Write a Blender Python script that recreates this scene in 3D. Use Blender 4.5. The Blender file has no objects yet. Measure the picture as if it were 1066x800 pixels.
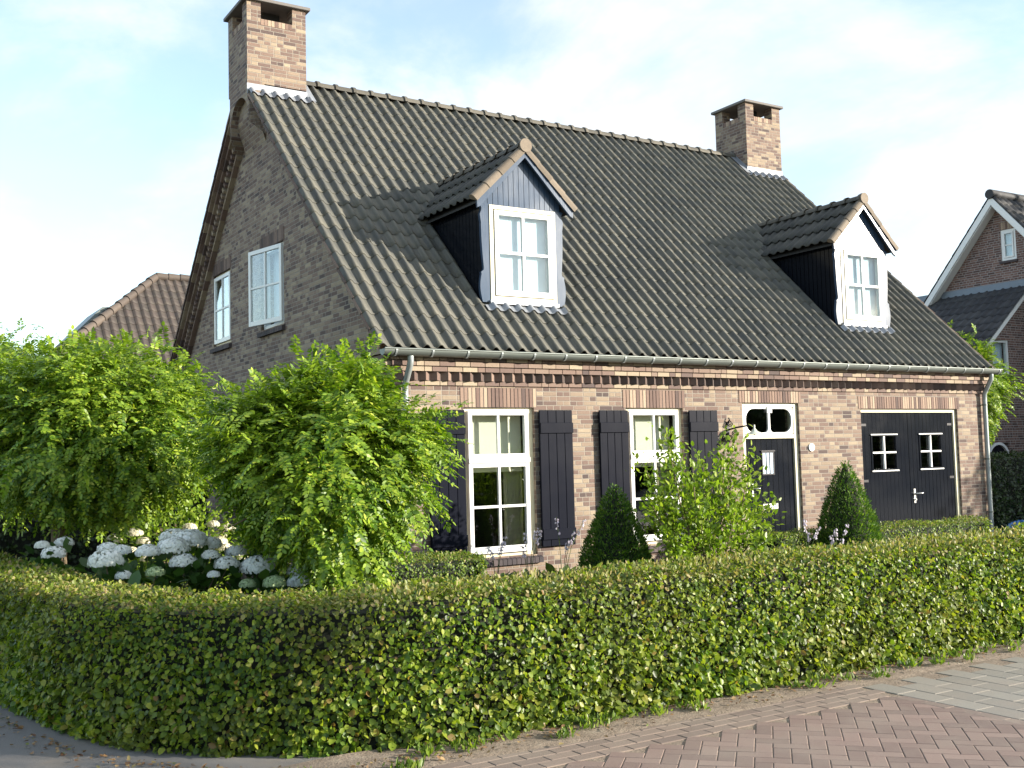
import bpy, math, random
import numpy as np
from mathutils import Vector, Matrix
random.seed(7); RNG = np.random.default_rng(11)
R = math.radians
S = bpy.context.scene
COL = S.collection

# ------------------------------------------------------------------ camera
cam_d = bpy.data.cameras.new('camera'); cam = bpy.data.objects.new('camera', cam_d); COL.objects.link(cam)
YAW, PITCH, ROLL, F = 0.5586, 0.0688, -0.0259, 1120.06
fw = Vector((math.sin(YAW)*math.cos(PITCH), math.cos(YAW)*math.cos(PITCH), math.sin(PITCH)))
rt = Vector((math.cos(YAW), -math.sin(YAW), 0)); up = rt.cross(fw)
r2 = rt*math.cos(ROLL)+up*math.sin(ROLL); u2 = -rt*math.sin(ROLL)+up*math.cos(ROLL)
m = Matrix((r2, u2, -fw)).transposed().to_4x4(); m.translation = Vector((-5.7585, -12.0479, 1.6793))
cam.matrix_world = m
cam_d.sensor_width = 36; cam_d.lens = 36*F/1066.0
cam_d.shift_x = -3.88/1066.0; cam_d.clip_start = .05; cam_d.clip_end = 2000
S.camera = cam

# ------------------------------------------------------------------ light
SUN_AZ, SUN_EL = 42.0, 14.5          # azimuth from +x towards -y
SD = Vector((math.cos(R(SUN_AZ))*math.cos(R(SUN_EL)), -math.sin(R(SUN_AZ))*math.cos(R(SUN_EL)), math.sin(R(SUN_EL))))
ld = bpy.data.lights.new('sun', 'SUN'); ld.energy = 4.95; ld.angle = R(.55); ld.color = (1, .915, .79)
sun = bpy.data.objects.new('sun', ld); COL.objects.link(sun)
sun.rotation_euler = SD.to_track_quat('Z', 'Y').to_euler()
S.view_settings.view_transform = 'Standard'; S.view_settings.look = 'None'
S.view_settings.exposure = 1.42; S.view_settings.gamma = 1
S.view_settings.use_curve_mapping = False

W_ = bpy.data.worlds.new('World'); S.world = W_; W_.use_nodes = True
nt = W_.node_tree; nt.nodes.clear()
def WN(t, **k):
    n = nt.nodes.new(t)
    for a, b in k.items(): setattr(n, a, b)
    return n
sky = WN('ShaderNodeTexSky', sky_type='NISHITA', sun_disc=False, sun_elevation=R(SUN_EL), sun_rotation=R(90+SUN_AZ))
sky.air_density = 1.0; sky.dust_density = .3; sky.ozone_density = 1.2
bgs = WN('ShaderNodeBackground'); bgs.inputs[1].default_value = .15
nt.links.new(sky.outputs[0], bgs.inputs[0])
tc = WN('ShaderNodeTexCoord')
sep = WN('ShaderNodeSeparateXYZ'); nt.links.new(tc.outputs['Generated'], sep.inputs[0])
def wm(op, a, b=None, c=None):
    n = WN('ShaderNodeMath', operation=op)
    for i, v in enumerate((a, b, c)):
        if v is None: continue
        if isinstance(v, (int, float)): n.inputs[i].default_value = v
        else: nt.links.new(v, n.inputs[i])
    return n.outputs[0]
den = wm('ADD', sep.outputs[2], .32)
cmb = WN('ShaderNodeCombineXYZ')
nt.links.new(wm('DIVIDE', sep.outputs[0], den), cmb.inputs[0]); nt.links.new(wm('DIVIDE', sep.outputs[1], den), cmb.inputs[1])
def noise(vec, sc, det, rough, dist=0, off=(0, 0, 0)):
    mp = WN('ShaderNodeMapping'); mp.inputs['Location'].default_value = off; nt.links.new(vec, mp.inputs[0])
    n = WN('ShaderNodeTexNoise'); n.inputs['Scale'].default_value = sc; n.inputs['Detail'].default_value = det
    n.inputs['Roughness'].default_value = rough; n.inputs['Distortion'].default_value = dist
    nt.links.new(mp.outputs[0], n.inputs['Vector']); return n.outputs['Fac']
n1 = noise(cmb.outputs[0], 1.7, 8, .58, .35, (3.3, 1.2, 0))
n2 = noise(cmb.outputs[0], .75, 3, .5, .2, (7.1, 4.4, 0))
cov = wm('ADD', wm('MULTIPLY', n1, .62), wm('MULTIPLY', n2, .55))
cov = wm('ADD', cov, wm('SUBTRACT', wm('ADD', wm('MULTIPLY', sep.outputs[0], .14), wm('MULTIPLY', sep.outputs[2], .30)), .225))
mr = WN('ShaderNodeMapRange', interpolation_type='SMOOTHSTEP'); mr.inputs['From Min'].default_value = .46; mr.inputs['From Max'].default_value = .60
nt.links.new(cov, mr.inputs[0])
# thin veil everywhere: hazy summer sky
veil = wm('ADD', wm('MULTIPLY', mr.outputs[0], .78), .18)
bgc = WN('ShaderNodeBackground')
n3 = noise(cmb.outputs[0], 2.6, 6, .55, .2, (1, 9, 0))
cr = WN('ShaderNodeValToRGB'); cr.color_ramp.elements[0].position = .3; cr.color_ramp.elements[0].color = (.74, .86, 1, 1)
cr.color_ramp.elements[1].position = .6; cr.color_ramp.elements[1].color = (.97, .985, 1, 1)
nt.links.new(n3, cr.inputs[0]); nt.links.new(cr.outputs[0], bgc.inputs[0]); bgc.inputs[1].default_value = .46
mx = WN('ShaderNodeMixShader'); nt.links.new(veil, mx.inputs[0]); nt.links.new(bgs.outputs[0], mx.inputs[1]); nt.links.new(bgc.outputs[0], mx.inputs[2])
wo = WN('ShaderNodeOutputWorld'); nt.links.new(mx.outputs[0], wo.inputs[0])

# ------------------------------------------------------------------ material kit
class NT:
    def __init__(s, name):
        s.m = bpy.data.materials.new(name); s.m.use_nodes = True; s.t = s.m.node_tree; s.t.nodes.clear()
    def n(s, typ, ins=None, **k):
        n = s.t.nodes.new(typ)
        for a, b in k.items(): setattr(n, a, b)
        for a, v in (ins or {}).items(): s.put(n.inputs[a], v)
        return n
    def put(s, sock, v):
        if isinstance(v, bpy.types.NodeSocket): s.t.links.new(v, sock)
        elif isinstance(v, (tuple, list)) and len(v) == 3 and sock.type == 'RGBA': sock.default_value = (*v, 1)
        else: sock.default_value = v
    def math(s, op, a, b=None, c=None):
        n = s.t.nodes.new('ShaderNodeMath'); n.operation = op
        for i, v in enumerate((a, b, c)):
            if v is not None: s.put(n.inputs[i], v)
        return n.outputs[0]
    def ramp(s, fac, stops, interp='LINEAR'):
        n = s.t.nodes.new('ShaderNodeValToRGB'); cr = n.color_ramp; cr.interpolation = interp
        while len(cr.elements) < len(stops): cr.elements.new(.5)
        for e, (p_, c) in zip(cr.elements, stops): e.position = p_; e.color = (*c, 1)
        s.put(n.inputs[0], fac); return n.outputs[0]
    def mix(s, fac, a, b, typ='MIX'):
        n = s.t.nodes.new('ShaderNodeMix'); n.data_type = 'RGBA'; n.blend_type = typ
        s.put(n.inputs[0], fac); s.put(n.inputs[6], a); s.put(n.inputs[7], b); return n.outputs[2]
    def noise(s, vec, sc, det=3, rough=.5, dist=0):
        n = s.n('ShaderNodeTexNoise', {'Scale': sc, 'Detail': det, 'Roughness': rough, 'Distortion': dist})
        if vec is not None: s.put(n.inputs['Vector'], vec)
        return n.outputs['Fac']
    def obj(s): return s.n('ShaderNodeTexCoord').outputs['Object']
    def bump(s, h, st=.5, dist=.01):
        return s.n('ShaderNodeBump', {'Height': h, 'Strength': st, 'Distance': dist}).outputs[0]
    def bsdf(s, **k):
        n = s.n('ShaderNodeBsdfPrincipled')
        for a, v in k.items():
            key = {'base': 'Base Color', 'rough': 'Roughness', 'metal': 'Metallic', 'normal': 'Normal', 'spec': 'Specular IOR Level', 'coat': 'Coat Weight'}[a]
            s.put(n.inputs[key], v)
        return n.outputs[0]
    def out(s, sh, disp=None):
        o = s.n('ShaderNodeOutputMaterial'); s.t.links.new(sh, o.inputs[0]); return s.m

def brick_mat(name, stops, mortar, L=.22, H=.0625, J=.0105, rough=.85, dirt=.35):
    g = NT(name); oc = g.obj(); sp = g.n('ShaderNodeSeparateXYZ', {0: oc})
    nn = g.n('ShaderNodeNewGeometry'); ns = g.n('ShaderNodeSeparateXYZ', {0: nn.outputs['True Normal']})
    isx = g.math('GREATER_THAN', g.math('ABSOLUTE', ns.outputs[0]), .6)
    u = g.math('ADD', g.math('MULTIPLY', sp.outputs[1], isx), g.math('MULTIPLY', sp.outputs[0], g.math('SUBTRACT', 1, isx)))
    v = g.math('DIVIDE', sp.outputs[2], H)
    wob = g.noise(oc, 6, 2)
    v = g.math('ADD', v, g.math('MULTIPLY', g.math('SUBTRACT', wob, .5), .10))
    row = g.math('FLOOR', v); fv = g.math('FRACT', v)
    wr = g.n('ShaderNodeTexWhiteNoise', {'W': row}, noise_dimensions='1D').outputs['Value']
    uu = g.math('ADD', g.math('DIVIDE', u, L), g.math('MULTIPLY', g.math('FLOOR', g.math('MULTIPLY', wr, 4)), .25))
    uu = g.math('ADD', uu, 200)
    colm = g.math('FLOOR', uu); fu = g.math('FRACT', uu)
    id1 = g.n('ShaderNodeCombineXYZ', {0: row, 1: colm, 2: 3.0}).outputs[0]
    w1 = g.n('ShaderNodeTexWhiteNoise', {'Vector': id1}, noise_dimensions='3D').outputs['Value']
    split = g.math('GREATER_THAN', w1, .68)
    half = g.math('GREATER_THAN', fu, .5)
    id2 = g.n('ShaderNodeCombineXYZ', {0: row, 1: colm, 2: g.math('MULTIPLY', g.math('MULTIPLY', split, half), 7.3)}).outputs[0]
    rnd = g.n('ShaderNodeTexWhiteNoise', {'Vector': id2}, noise_dimensions='3D').outputs['Value']
    # distance to joints (metres)
    du = g.math('MULTIPLY', g.math('SUBTRACT', .5, g.math('ABSOLUTE', g.math('SUBTRACT', fu, .5))), L)
    dh = g.math('ADD', g.math('MULTIPLY', g.math('ABSOLUTE', g.math('SUBTRACT', fu, .5)), L), g.math('MULTIPLY', g.math('SUBTRACT', 1, split), 1))
    dv = g.math('MULTIPLY', g.math('SUBTRACT', .5, g.math('ABSOLUTE', g.math('SUBTRACT', fv, .5))), H)
    d = g.math('MINIMUM', g.math('MINIMUM', du, dh), dv)
    rag = g.math('MULTIPLY', g.math('SUBTRACT', g.noise(oc, 70, 2), .5), .006)
    d = g.math('ADD', d, rag)
    face = g.n('ShaderNodeMapRange', {0: d, 1: J*.32, 2: J*.75, 3: 0.0, 4: 1.0}, interpolation_type='SMOOTHSTEP').outputs[0]
    bc = g.ramp(rnd, stops)
    bc = g.mix(g.math('MULTIPLY', g.noise(oc, 38, 4, .6), .75), bc, g.mix(1, bc, (.45, .42, .42), 'MULTIPLY'))
    big = g.n('ShaderNodeMapRange', {0: g.noise(oc, .9, 4, .6), 1: .35, 2: .7, 3: 0.0, 4: dirt}).outputs[0]
    bc = g.mix(big, bc, g.mix(1, bc, (.62, .58, .56), 'MULTIPLY'))
    base = g.mix(face, mortar, bc)
    tilt = g.math('MULTIPLY', rnd, .4)
    h = g.math('ADD', g.math('MULTIPLY', face, g.math('ADD', .8, tilt)), g.math('MULTIPLY', g.noise(oc, 90, 3, .6), .35))
    return g.out(g.bsdf(base=base, rough=rough, spec=.3, normal=g.bump(h, .75, .008)))

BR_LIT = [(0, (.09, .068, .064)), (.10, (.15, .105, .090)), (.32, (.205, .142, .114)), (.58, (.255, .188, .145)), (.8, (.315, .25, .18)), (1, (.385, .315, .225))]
def island_mat(name, stops, rough=.8, nz=40, bump=.4, mult=(.6, .56, .55), **k):
    g = NT(name); oc = g.obj()
    rnd = g.n('ShaderNodeNewGeometry').outputs['Random Per Island']
    bc = g.ramp(rnd, stops); n = g.noise(oc, nz, 4, .6)
    bc = g.mix(g.math('MULTIPLY', n, .8), bc, g.mix(1, bc, mult, 'MULTIPLY'))
    return g.out(g.bsdf(base=bc, rough=rough, spec=.3, normal=g.bump(g.noise(oc, nz*2.5, 3, .6), bump, .006), **k))

def paint(name, col, rough=.3, spec=.5, wear=.15, grain=True, coat=0, nz=3.0):
    g = NT(name); oc = g.obj()
    mp = g.n('ShaderNodeMapping', {0: oc}); mp.inputs['Scale'].default_value = (18, 18, 1.6)
    n = g.noise(mp.outputs[0], nz, 4, .6); n2 = g.noise(oc, 2.2, 3, .6)
    c2 = tuple(min(1, x*(1-wear)) for x in col)
    bc = g.mix(n, col, c2); bc = g.mix(g.math('MULTIPLY', n2, .5), bc, c2)
    rg = g.math('ADD', rough-.06, g.math('MULTIPLY', n2, .14))
    k = dict(base=bc, rough=rg, spec=spec, normal=g.bump(n, .12 if grain else .03, .004))
    if coat: k['coat'] = coat
    return g.out(g.bsdf(**k))

def leaf_mat(name, stops, rough=.4, trans=.35, spec=.45, patch=None, tcol=(1.5, 1.6, .55)):
    g = NT(name); oc = g.obj()
    rnd = g.n('ShaderNodeNewGeometry').outputs['Random Per Island']
    bc = g.ramp(rnd, stops)
    if patch:
        f = g.n('ShaderNodeMapRange', {0: g.noise(oc, patch[0], 3, .6), 1: .42, 2: .66, 3: 0.0, 4: patch[2]}).outputs[0]
        bc = g.mix(f, bc, patch[1])
    pr = g.bsdf(base=bc, rough=rough, spec=spec)
    tr = g.n('ShaderNodeBsdfTranslucent', {0: g.mix(1, bc, tcol, 'MULTIPLY')})
    mxs = g.n('ShaderNodeMixShader', {0: trans}); g.t.links.new(pr, mxs.inputs[1]); g.t.links.new(tr.outputs[0], mxs.inputs[2])
    return g.out(mxs.outputs[0])

def tile_mat(name, ca, cb, moss=.5):
    g = NT(name); uv = g.n('ShaderNodeUVMap').outputs[0]; oc = g.obj()
    sp = g.n('ShaderNodeSeparateXYZ', {0: uv})
    idv = g.n('ShaderNodeCombineXYZ', {0: g.math('FLOOR', sp.outputs[0]), 1: g.math('FLOOR', sp.outputs[1])}).outputs[0]
    rnd = g.n('ShaderNodeTexWhiteNoise', {'Vector': idv}, noise_dimensions='3D').outputs['Value']
    bc = g.mix(rnd, ca, cb)
    n = g.noise(oc, 9, 6, .68)
    mo = g.n('ShaderNodeMapRange', {0: n, 1: .45, 2: .72, 3: 0.0, 4: moss}).outputs[0]
    bc = g.mix(mo, bc, (.12, .115, .08))
    li = g.n('ShaderNodeMapRange', {0: g.noise(oc, 55, 3, .7), 1: .66, 2: .75, 3: 0.0, 4: .5}).outputs[0]
    bc = g.mix(li, bc, (.22, .21, .17))
    bc = g.mix(g.math('MULTIPLY', g.noise(oc, 1.1, 3, .5), .55), bc, g.mix(1, bc, (.6, .62, .66), 'MULTIPLY'))
    # row joint darkening is real geometry; fine grain only
    return g.out(g.bsdf(base=bc, rough=.68, spec=.3, normal=g.bump(g.noise(oc, 120, 3, .6), .35, .004)))

def plain(name, col, rough=.7, metal=0.0, nz=12, var=.25, bump=.2, spec=.5):
    g = NT(name); oc = g.obj(); n = g.noise(oc, nz, 5, .62)
    bc = g.mix(n, col, tuple(x*(1-var) for x in col))
    return g.out(g.bsdf(base=bc, rough=rough, metal=metal, spec=spec, normal=g.bump(g.noise(oc, nz*6, 3), bump, .004)))

def glass_mat(name):
    g = NT(name)
    lw = g.n('ShaderNodeLayerWeight', {0: .5}).outputs['Facing']
    fr = g.math('ADD', .045, g.math('MULTIPLY', .95, g.math('POWER', lw, 4.5)))
    tr = g.n('ShaderNodeBsdfTransparent', {0: (.93, .96, .95)}); gl = g.n('ShaderNodeBsdfGlossy', {'Roughness': .02})
    nz = g.noise(g.obj(), 2.2, 2); g.put(gl.inputs['Normal'], g.bump(nz, .06, .05))
    f = g.math('MINIMUM', g.math('MULTIPLY', fr, 1.7), 1)
    mxs = g.n('ShaderNodeMixShader', {0: f}); g.t.links.new(tr.outputs[0], mxs.inputs[1]); g.t.links.new(gl.outputs[0], mxs.inputs[2])
    return g.out(mxs.outputs[0])

M = {}
M['brick'] = brick_mat('facade_brick', BR_LIT, (.25, .22, .185))
M['brick_unit'] = island_mat('loose_brick', BR_LIT, nz=45)
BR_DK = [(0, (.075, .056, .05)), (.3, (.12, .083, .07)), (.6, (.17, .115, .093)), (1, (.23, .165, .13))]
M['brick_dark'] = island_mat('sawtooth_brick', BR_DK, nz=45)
M['soldier'] = island_mat('soldier_brick', [(0, (.10, .07, .062)), (.3, (.19, .125, .10)), (.65, (.29, .205, .155)), (1, (.40, .315, .23))], nz=45)
M['mortar'] = plain('mortar', (.22, .19, .16), .95, nz=30)
M['mortar_dark'] = plain('mortar_dark', (.12, .10, .09), .95, nz=30)
M['tile'] = tile_mat('roof_tile', (.128, .122, .10), (.076, .077, .070))
M['tile_dormer'] = tile_mat('dormer_tile', (.075, .072, .062), (.045, .045, .042), .3)
M['verge'] = island_mat('verge_tile', [(0, (.12, .10, .075)), (.5, (.175, .145, .11)), (1, (.23, .19, .145))], rough=.75, nz=18)
M['ridge'] = island_mat('ridge_tile', [(0, (.075, .072, .06)), (1, (.14, .13, .105))], rough=.65, nz=14)
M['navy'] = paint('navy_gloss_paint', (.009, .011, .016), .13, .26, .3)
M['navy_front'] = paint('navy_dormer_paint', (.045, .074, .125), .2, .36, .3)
M['navy_shutter'] = paint('navy_shutter_paint', (.008, .0095, .017), .3, .06, .3)
M['white'] = paint('white_paint', (.70, .70, .685), .35, .5, .06)
M['cream'] = paint('cream_paint', (.58, .53, .37), .4, .5, .08)
M['cream2'] = paint('olive_cream_paint', (.40, .38, .26), .4, .5, .1)
M['zinc'] = plain('zinc', (.17, .19, .175), .45, .5, 8, .3, .1)
M['zinc_light'] = plain('weathered_zinc', (.30, .33, .33), .5, .45, 14, .3, .1)
M['lead'] = plain('lead_flashing', (.33, .35, .38), .5, .4, 14, .45, .3)
M['slab'] = plain('concrete_cap', (.16, .15, .14), .85, nz=20)
M['dark'] = plain('dark_interior', (.02, .02, .02), .9, nz=4)
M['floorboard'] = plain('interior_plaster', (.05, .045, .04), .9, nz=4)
M['wood_under'] = plain('dark_timber', (.03, .028, .026), .8, nz=14)
M['glass'] = glass_mat('window_glass')
M['blind'] = plain('cream_blind', (.62, .60, .48), .8, nz=3, var=.1, bump=.02)
M['curtain'] = plain('white_net_curtain', (.62, .72, .82), .85, nz=3, var=.1, bump=.02)
M['curtain_tan'] = plain('tan_curtain', (.32, .28, .18), .85, nz=3, var=.2)
M['sill'] = island_mat('sill_brick', [(0, (.045, .04, .045)), (1, (.10, .08, .08))], nz=30)
M['curtain_dormer'] = plain('sky_tinted_net', (.50, .60, .70), .85, nz=3, var=.1, bump=.02)  # light-blue sky reflection of the dormer panes is put into this net colour
M['iron'] = plain('black_iron', (.012, .012, .014), .45, .6, 20)
M['shade'] = plain('enamel_shade', (.62, .66, .55), .3, 0, 8, .1)
M['steel'] = plain('brushed_steel', (.6, .6, .58), .3, .9, 20)
M['enamel'] = plain('white_enamel', (.82, .82, .80), .3, 0, 8, .05)

# ------------------------------------------------------------------ mesh kit
class MB:
    def __init__(s): s.v = []; s.f = []; s.mi = []; s.uv = {}; s.sm = []
    def add(s, vs, fs, mi=0, smooth=False):
        o = len(s.v); s.v += [tuple(v) for v in vs]
        for f in fs: s.f.append(tuple(i+o for i in f)); s.mi.append(mi); s.sm.append(smooth)
        return o
    def box(s, x0, x1, y0, y1, z0, z1, mi=0):
        v = [(x, y, z) for z in (z0, z1) for y in (y0, y1) for x in (x0, x1)]
        s.add(v, [(0, 2, 3, 1), (4, 5, 7, 6), (0, 1, 5, 4), (2, 6, 7, 3), (0, 4, 6, 2), (1, 3, 7, 5)], mi)
    def obox(s, c, ax, ay, az, hx, hy, hz, mi=0):
        c = Vector(c); v = []
        for k in (-1, 1):
            for j in (-1, 1):
                for i in (-1, 1): v.append(c+ax*(i*hx)+ay*(j*hy)+az*(k*hz))
        s.add(v, [(0, 2, 3, 1), (4, 5, 7, 6), (0, 1, 5, 4), (2, 6, 7, 3), (0, 4, 6, 2), (1, 3, 7, 5)], mi)
    def prism(s, poly, vec, mi=0):
        """poly: list of 3D points, extruded by vec"""
        n = len(poly); a = [Vector(p) for p in poly]; b = [p+Vector(vec) for p in a]
        nrm = Vector((0, 0, 0))
        for i in range(n): nrm += a[i].cross(a[(i+1) % n])
        fl = nrm.dot(Vector(vec)) > 0
        fs = [tuple(range(n)), tuple(range(2*n-1, n-1, -1))] + [(i, i+n, (i+1) % n+n, (i+1) % n) for i in range(n)]
        if fl: fs = [tuple(reversed(f)) for f in fs]
        s.add(a+b, fs, mi)
    def tube(s, pts, rad, seg=8, cap=True, mi=0, smooth=True):
        pts = [Vector(p) for p in pts]; n = len(pts)
        if isinstance(rad, (int, float)): rad = [rad]*n
        ref = None; vs = []
        for i, p in enumerate(pts):
            t = (pts[min(i+1, n-1)]-pts[max(i-1, 0)]).normalized()
            if ref is None: ref = t.orthogonal().normalized()
            ref = (ref - t*ref.dot(t))
            ref = ref.normalized() if ref.length > 1e-6 else t.orthogonal().normalized()
            b = t.cross(ref)
            for k in range(seg):
                a = 2*math.pi*k/seg; vs.append(p+(ref*math.cos(a)+b*math.sin(a))*rad[i])
        fs = [(i*seg+k, i*seg+(k+1) % seg, (i+1)*seg+(k+1) % seg, (i+1)*seg+k) for i in range(n-1) for k in range(seg)]
        s.add(vs, fs, mi, smooth)
        if cap:
            s.add(vs[:seg], [tuple(range(seg-1, -1, -1))], mi); s.add(vs[-seg:], [tuple(range(seg))], mi)
    def build(s, name, mat, parent=None, bevel=0, label=None):
        me = bpy.data.meshes.new(name)
        off = wpos(parent) if parent else Vector((0, 0, 0))
        me.from_pydata([tuple(Vector(v)-off) for v in s.v], [], s.f)
        for mm in (mat if isinstance(mat, (list, tuple)) else [mat]): me.materials.append(mm)
        me.polygons.foreach_set('material_index', s.mi); me.polygons.foreach_set('use_smooth', s.sm)
        me.update()
        return link(name, me, parent, bevel, label)
def wpos(o):
    p = Vector((0, 0, 0))
    while o: p += o.location; o = o.parent
    return p
def link(name, me, parent=None, bevel=0, label=None):
    o = bpy.data.objects.new(name, me); COL.objects.link(o)
    if parent: o.parent = parent
    if bevel:
        b = o.modifiers.new('bevel', 'BEVEL'); b.width = bevel; b.segments = 1; b.limit_method = 'ANGLE'; b.angle_limit = R(40)
    if label: o['label'] = label
    return o
def thing(name, label, cat, loc=(0, 0, 0), group=None):
    o = bpy.data.objects.new(name, None); COL.objects.link(o); o.location = loc; o.empty_display_size = .2
    o['label'] = label; o['category'] = cat
    if group: o['group'] = group
    return o
def tag(o, label=None, cat=None, group=None, kind=None):
    if label: o['label'] = label
    if cat: o['category'] = cat
    if group: o['group'] = group
    if kind: o['kind'] = kind
    return o
def np_mesh(name, V, nper, mats, parent=None, faces_per=None, midx=None, smooth=False):
    """V: (N, nper, 3) points; faces_per: list of index tuples (all same length) inside one leaf"""
    off = np.array(wpos(parent)) if parent else np.zeros(3)
    N = V.shape[0]; V = V - off
    fp = np.array(faces_per); k, q = fp.shape
    idx = (np.arange(N)[:, None, None]*nper + fp[None]).reshape(-1)
    me = bpy.data.meshes.new(name); me.vertices.add(N*nper); me.vertices.foreach_set('co', V.reshape(-1).astype(np.float32))
    nf = N*k; me.loops.add(nf*q); me.loops.foreach_set('vertex_index', idx.astype(np.int32))
    me.polygons.add(nf); me.polygons.foreach_set('loop_start', (np.arange(nf)*q).astype(np.int32))
    for mm in mats: me.materials.append(mm)
    if midx is not None: me.polygons.foreach_set('material_index', np.repeat(midx, k).astype(np.int32))
    if smooth: me.polygons.foreach_set('use_smooth', np.ones(nf, bool))
    me.update(calc_edges=True); me.validate()
    return link(name, me, parent)
def unit(a): return a/np.maximum(np.linalg.norm(a, axis=-1, keepdims=True), 1e-9)
def leaves(P, D, Nn, L, Wd, fold=.25):
    """folded oval leaves, 6 verts, 2 quads"""
    D = unit(D); Sd = unit(np.cross(D, Nn)); Nn = np.cross(Sd, D); L = L[:, None]; Wd = Wd[:, None]
    base = P; tip = P+D*L
    def sd(t, w, s): return P+D*L*t+Sd*Wd*w*s+Nn*Wd*fold*w
    return np.stack([base, sd(.3, .5, 1), sd(.7, .42, 1), tip, sd(.7, .42, -1), sd(.3, .5, -1)], 1)
LF = [(0, 1, 2, 3), (0, 3, 4, 5)]
def rnd_dirs(n): return unit(RNG.normal(size=(n, 3)))

# ------------------------------------------------------------------ tiles
def sst(a, b, x):
    t = min(1, max(0, (x-a)/(b-a))); return t*t*(3-2*t)
def roll(ph, amp):
    return amp*(sst(-.02, .19, ph)*(1-sst(.24, .70, ph))+sst(.98, 1.19, ph))
def tile_slope(name, mat, parent, O, U, V, width, rows, rowlen, pitch, amp, seg=8, lift=.010, clip=None, uoff=0.0, label=None):
    U = Vector(U).normalized(); V = Vector(V).normalized(); Nn = U.cross(V).normalized()
    if Nn.z < 0: Nn = -Nn
    O = Vector(O); nt_ = int(round(width/pitch)); nu = nt_*seg
    vs = []; fs = []; uvs = []
    def prof(ph):
        ph = ph % 1
        return roll(ph, amp)
    for r in range(rows):
        o = len(vs)
        levels = [(-.012, 'lip'), (-.012, 'top'), (rowlen*.5, 'top'), (rowlen+.01, 'top')]
        for s_, kind in levels:
            t = max(0, s_)/rowlen
            for i in range(nu+1):
                u = width*i/nu; h = prof(i/seg+uoff)+lift*(1-t)
                if kind == 'lip': h -= .010
                tid = int((i-.01)//seg)
                jit = (math.sin(tid*12.9+r*78.2)*43758.5) % 1
                vs.append(O+U*u+V*(r*rowlen+s_+(jit-.5)*.005)+Nn*(h+(jit-.5)*.003)); uvs.append((i/seg, r+min(.99, max(0.01, t))))
        for j in range(3):
            for i in range(nu): a = o+j*(nu+1)+i; fs.append((a, a+1, a+nu+2, a+nu+1))
    me = bpy.data.meshes.new(name); off = wpos(parent) if parent else Vector((0, 0, 0))
    me.from_pydata([tuple(v-off) for v in vs], [], fs); me.materials.append(mat)
    ul = me.uv_layers.new(name='UVMap'); li = np.empty(len(me.loops), np.int32); me.loops.foreach_get('vertex_index', li)
    U_ = np.array(uvs)[li]
    # keep a whole quad inside one tile cell
    q = U_.reshape(-1, 4, 2); cx = np.floor(q[:, :, 0].mean(1)); q[:, :, 0] = np.clip(q[:, :, 0], cx[:, None]+.001, cx[:, None]+.999)
    ul.data.foreach_set('uv', q.reshape(-1).astype(np.float32))
    sm = np.ones(len(fs), bool); sm_ = sm.reshape(rows, 3, nu); sm_[:, 0, :] = False
    me.polygons.foreach_set('use_smooth', sm_.reshape(-1)); me.update()
    return link(name, me, parent, label=label)

# ------------------------------------------------------------------ HOUSE constants
W, D = 11.7565, 10.264
ZE, ZR, YE = 3.107, 8.18, -.15
SL = (ZR-ZE)/(D/2-YE); ANG = math.atan(SL)
def roof_z(y): y = min(y, D-y); return ZE+SL*(y-YE)
def wall_cols(mb, axis, a_breaks, holes, top, t0, t1, base=0.0):
    """columns of prisms; axis 'x': wall in plane y, spans x.  holes: (a0,a1,z0,z1)"""
    br = sorted(set(a_breaks)|{h[0] for h in holes}|{h[1] for h in holes})
    for a0, a1 in zip(br[:-1], br[1:]):
        am = (a0+a1)/2; iv = []; z = base
        for h in sorted([h for h in holes if h[0] <= am <= h[1]], key=lambda h: h[2]):
            iv.append((z, h[2], False)); z = h[3]
        iv.append((z, None, True))
        for z0, z1, last in iv:
            if not last and z1-z0 < 1e-4: continue
            za, zb = (top(a0), top(a1)) if last else (z1, z1)
            P = [(a0, z0), (a1, z0), (a1, zb), (a0, za)]
            if axis == 'x': mb.prism([(p[0], t0, p[1]) for p in P], (0, t1-t0, 0))
            else: mb.prism([(t0, p[0], p[1]) for p in P], (t1-t0, 0, 0))

house = thing('brick_house', 'large detached brown brick house with dark tiled roof, two dormers and two chimneys', 'house', (0, 0, 0))
ZH, ZB = 2.345, .408
WIN = [(.973, 2.048), (3.59, 4.64)]
DOOR = (5.82, 7.03, .06, 2.43); GAR = (8.465, 10.991, .06, 2.345)
T = .3
mb = MB()
wall_cols(mb, 'x', [0, W], [(a, b, ZB, ZH) for a, b in WIN]+[DOOR, GAR], lambda a: 3.0, 0, T)
mb.build('front_wall', M['brick'], house)
GW = [(3.889, 4.970), (6.599, 7.64)]; GZ0, GZ1 = 3.86, 5.17
for nm, x0, x1, holes in (('gable_wall', 0, T, [(a, b, GZ0, GZ1) for a, b in GW]), ('gable_wall', W-T, W, [])):
    mb = MB(); wall_cols(mb, 'y', [T, D/2, D-T], holes, lambda y: roof_z(y)-.10, x0, x1)
    if x0 == 0:   # corner returns under the eaves
        pass
    mb.build(nm, M['brick'], house)
mb = MB(); wall_cols(mb, 'x', [0, W], [], lambda a: 3.0, D-T, D); mb.build('rear_wall', M['brick'], house)
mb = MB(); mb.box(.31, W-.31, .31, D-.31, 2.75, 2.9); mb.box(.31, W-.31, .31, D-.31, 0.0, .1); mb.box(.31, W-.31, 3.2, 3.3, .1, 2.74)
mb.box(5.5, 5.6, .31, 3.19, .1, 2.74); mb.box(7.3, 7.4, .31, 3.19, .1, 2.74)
mb.build('inner_floors', M['floorboard'], house)

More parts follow.
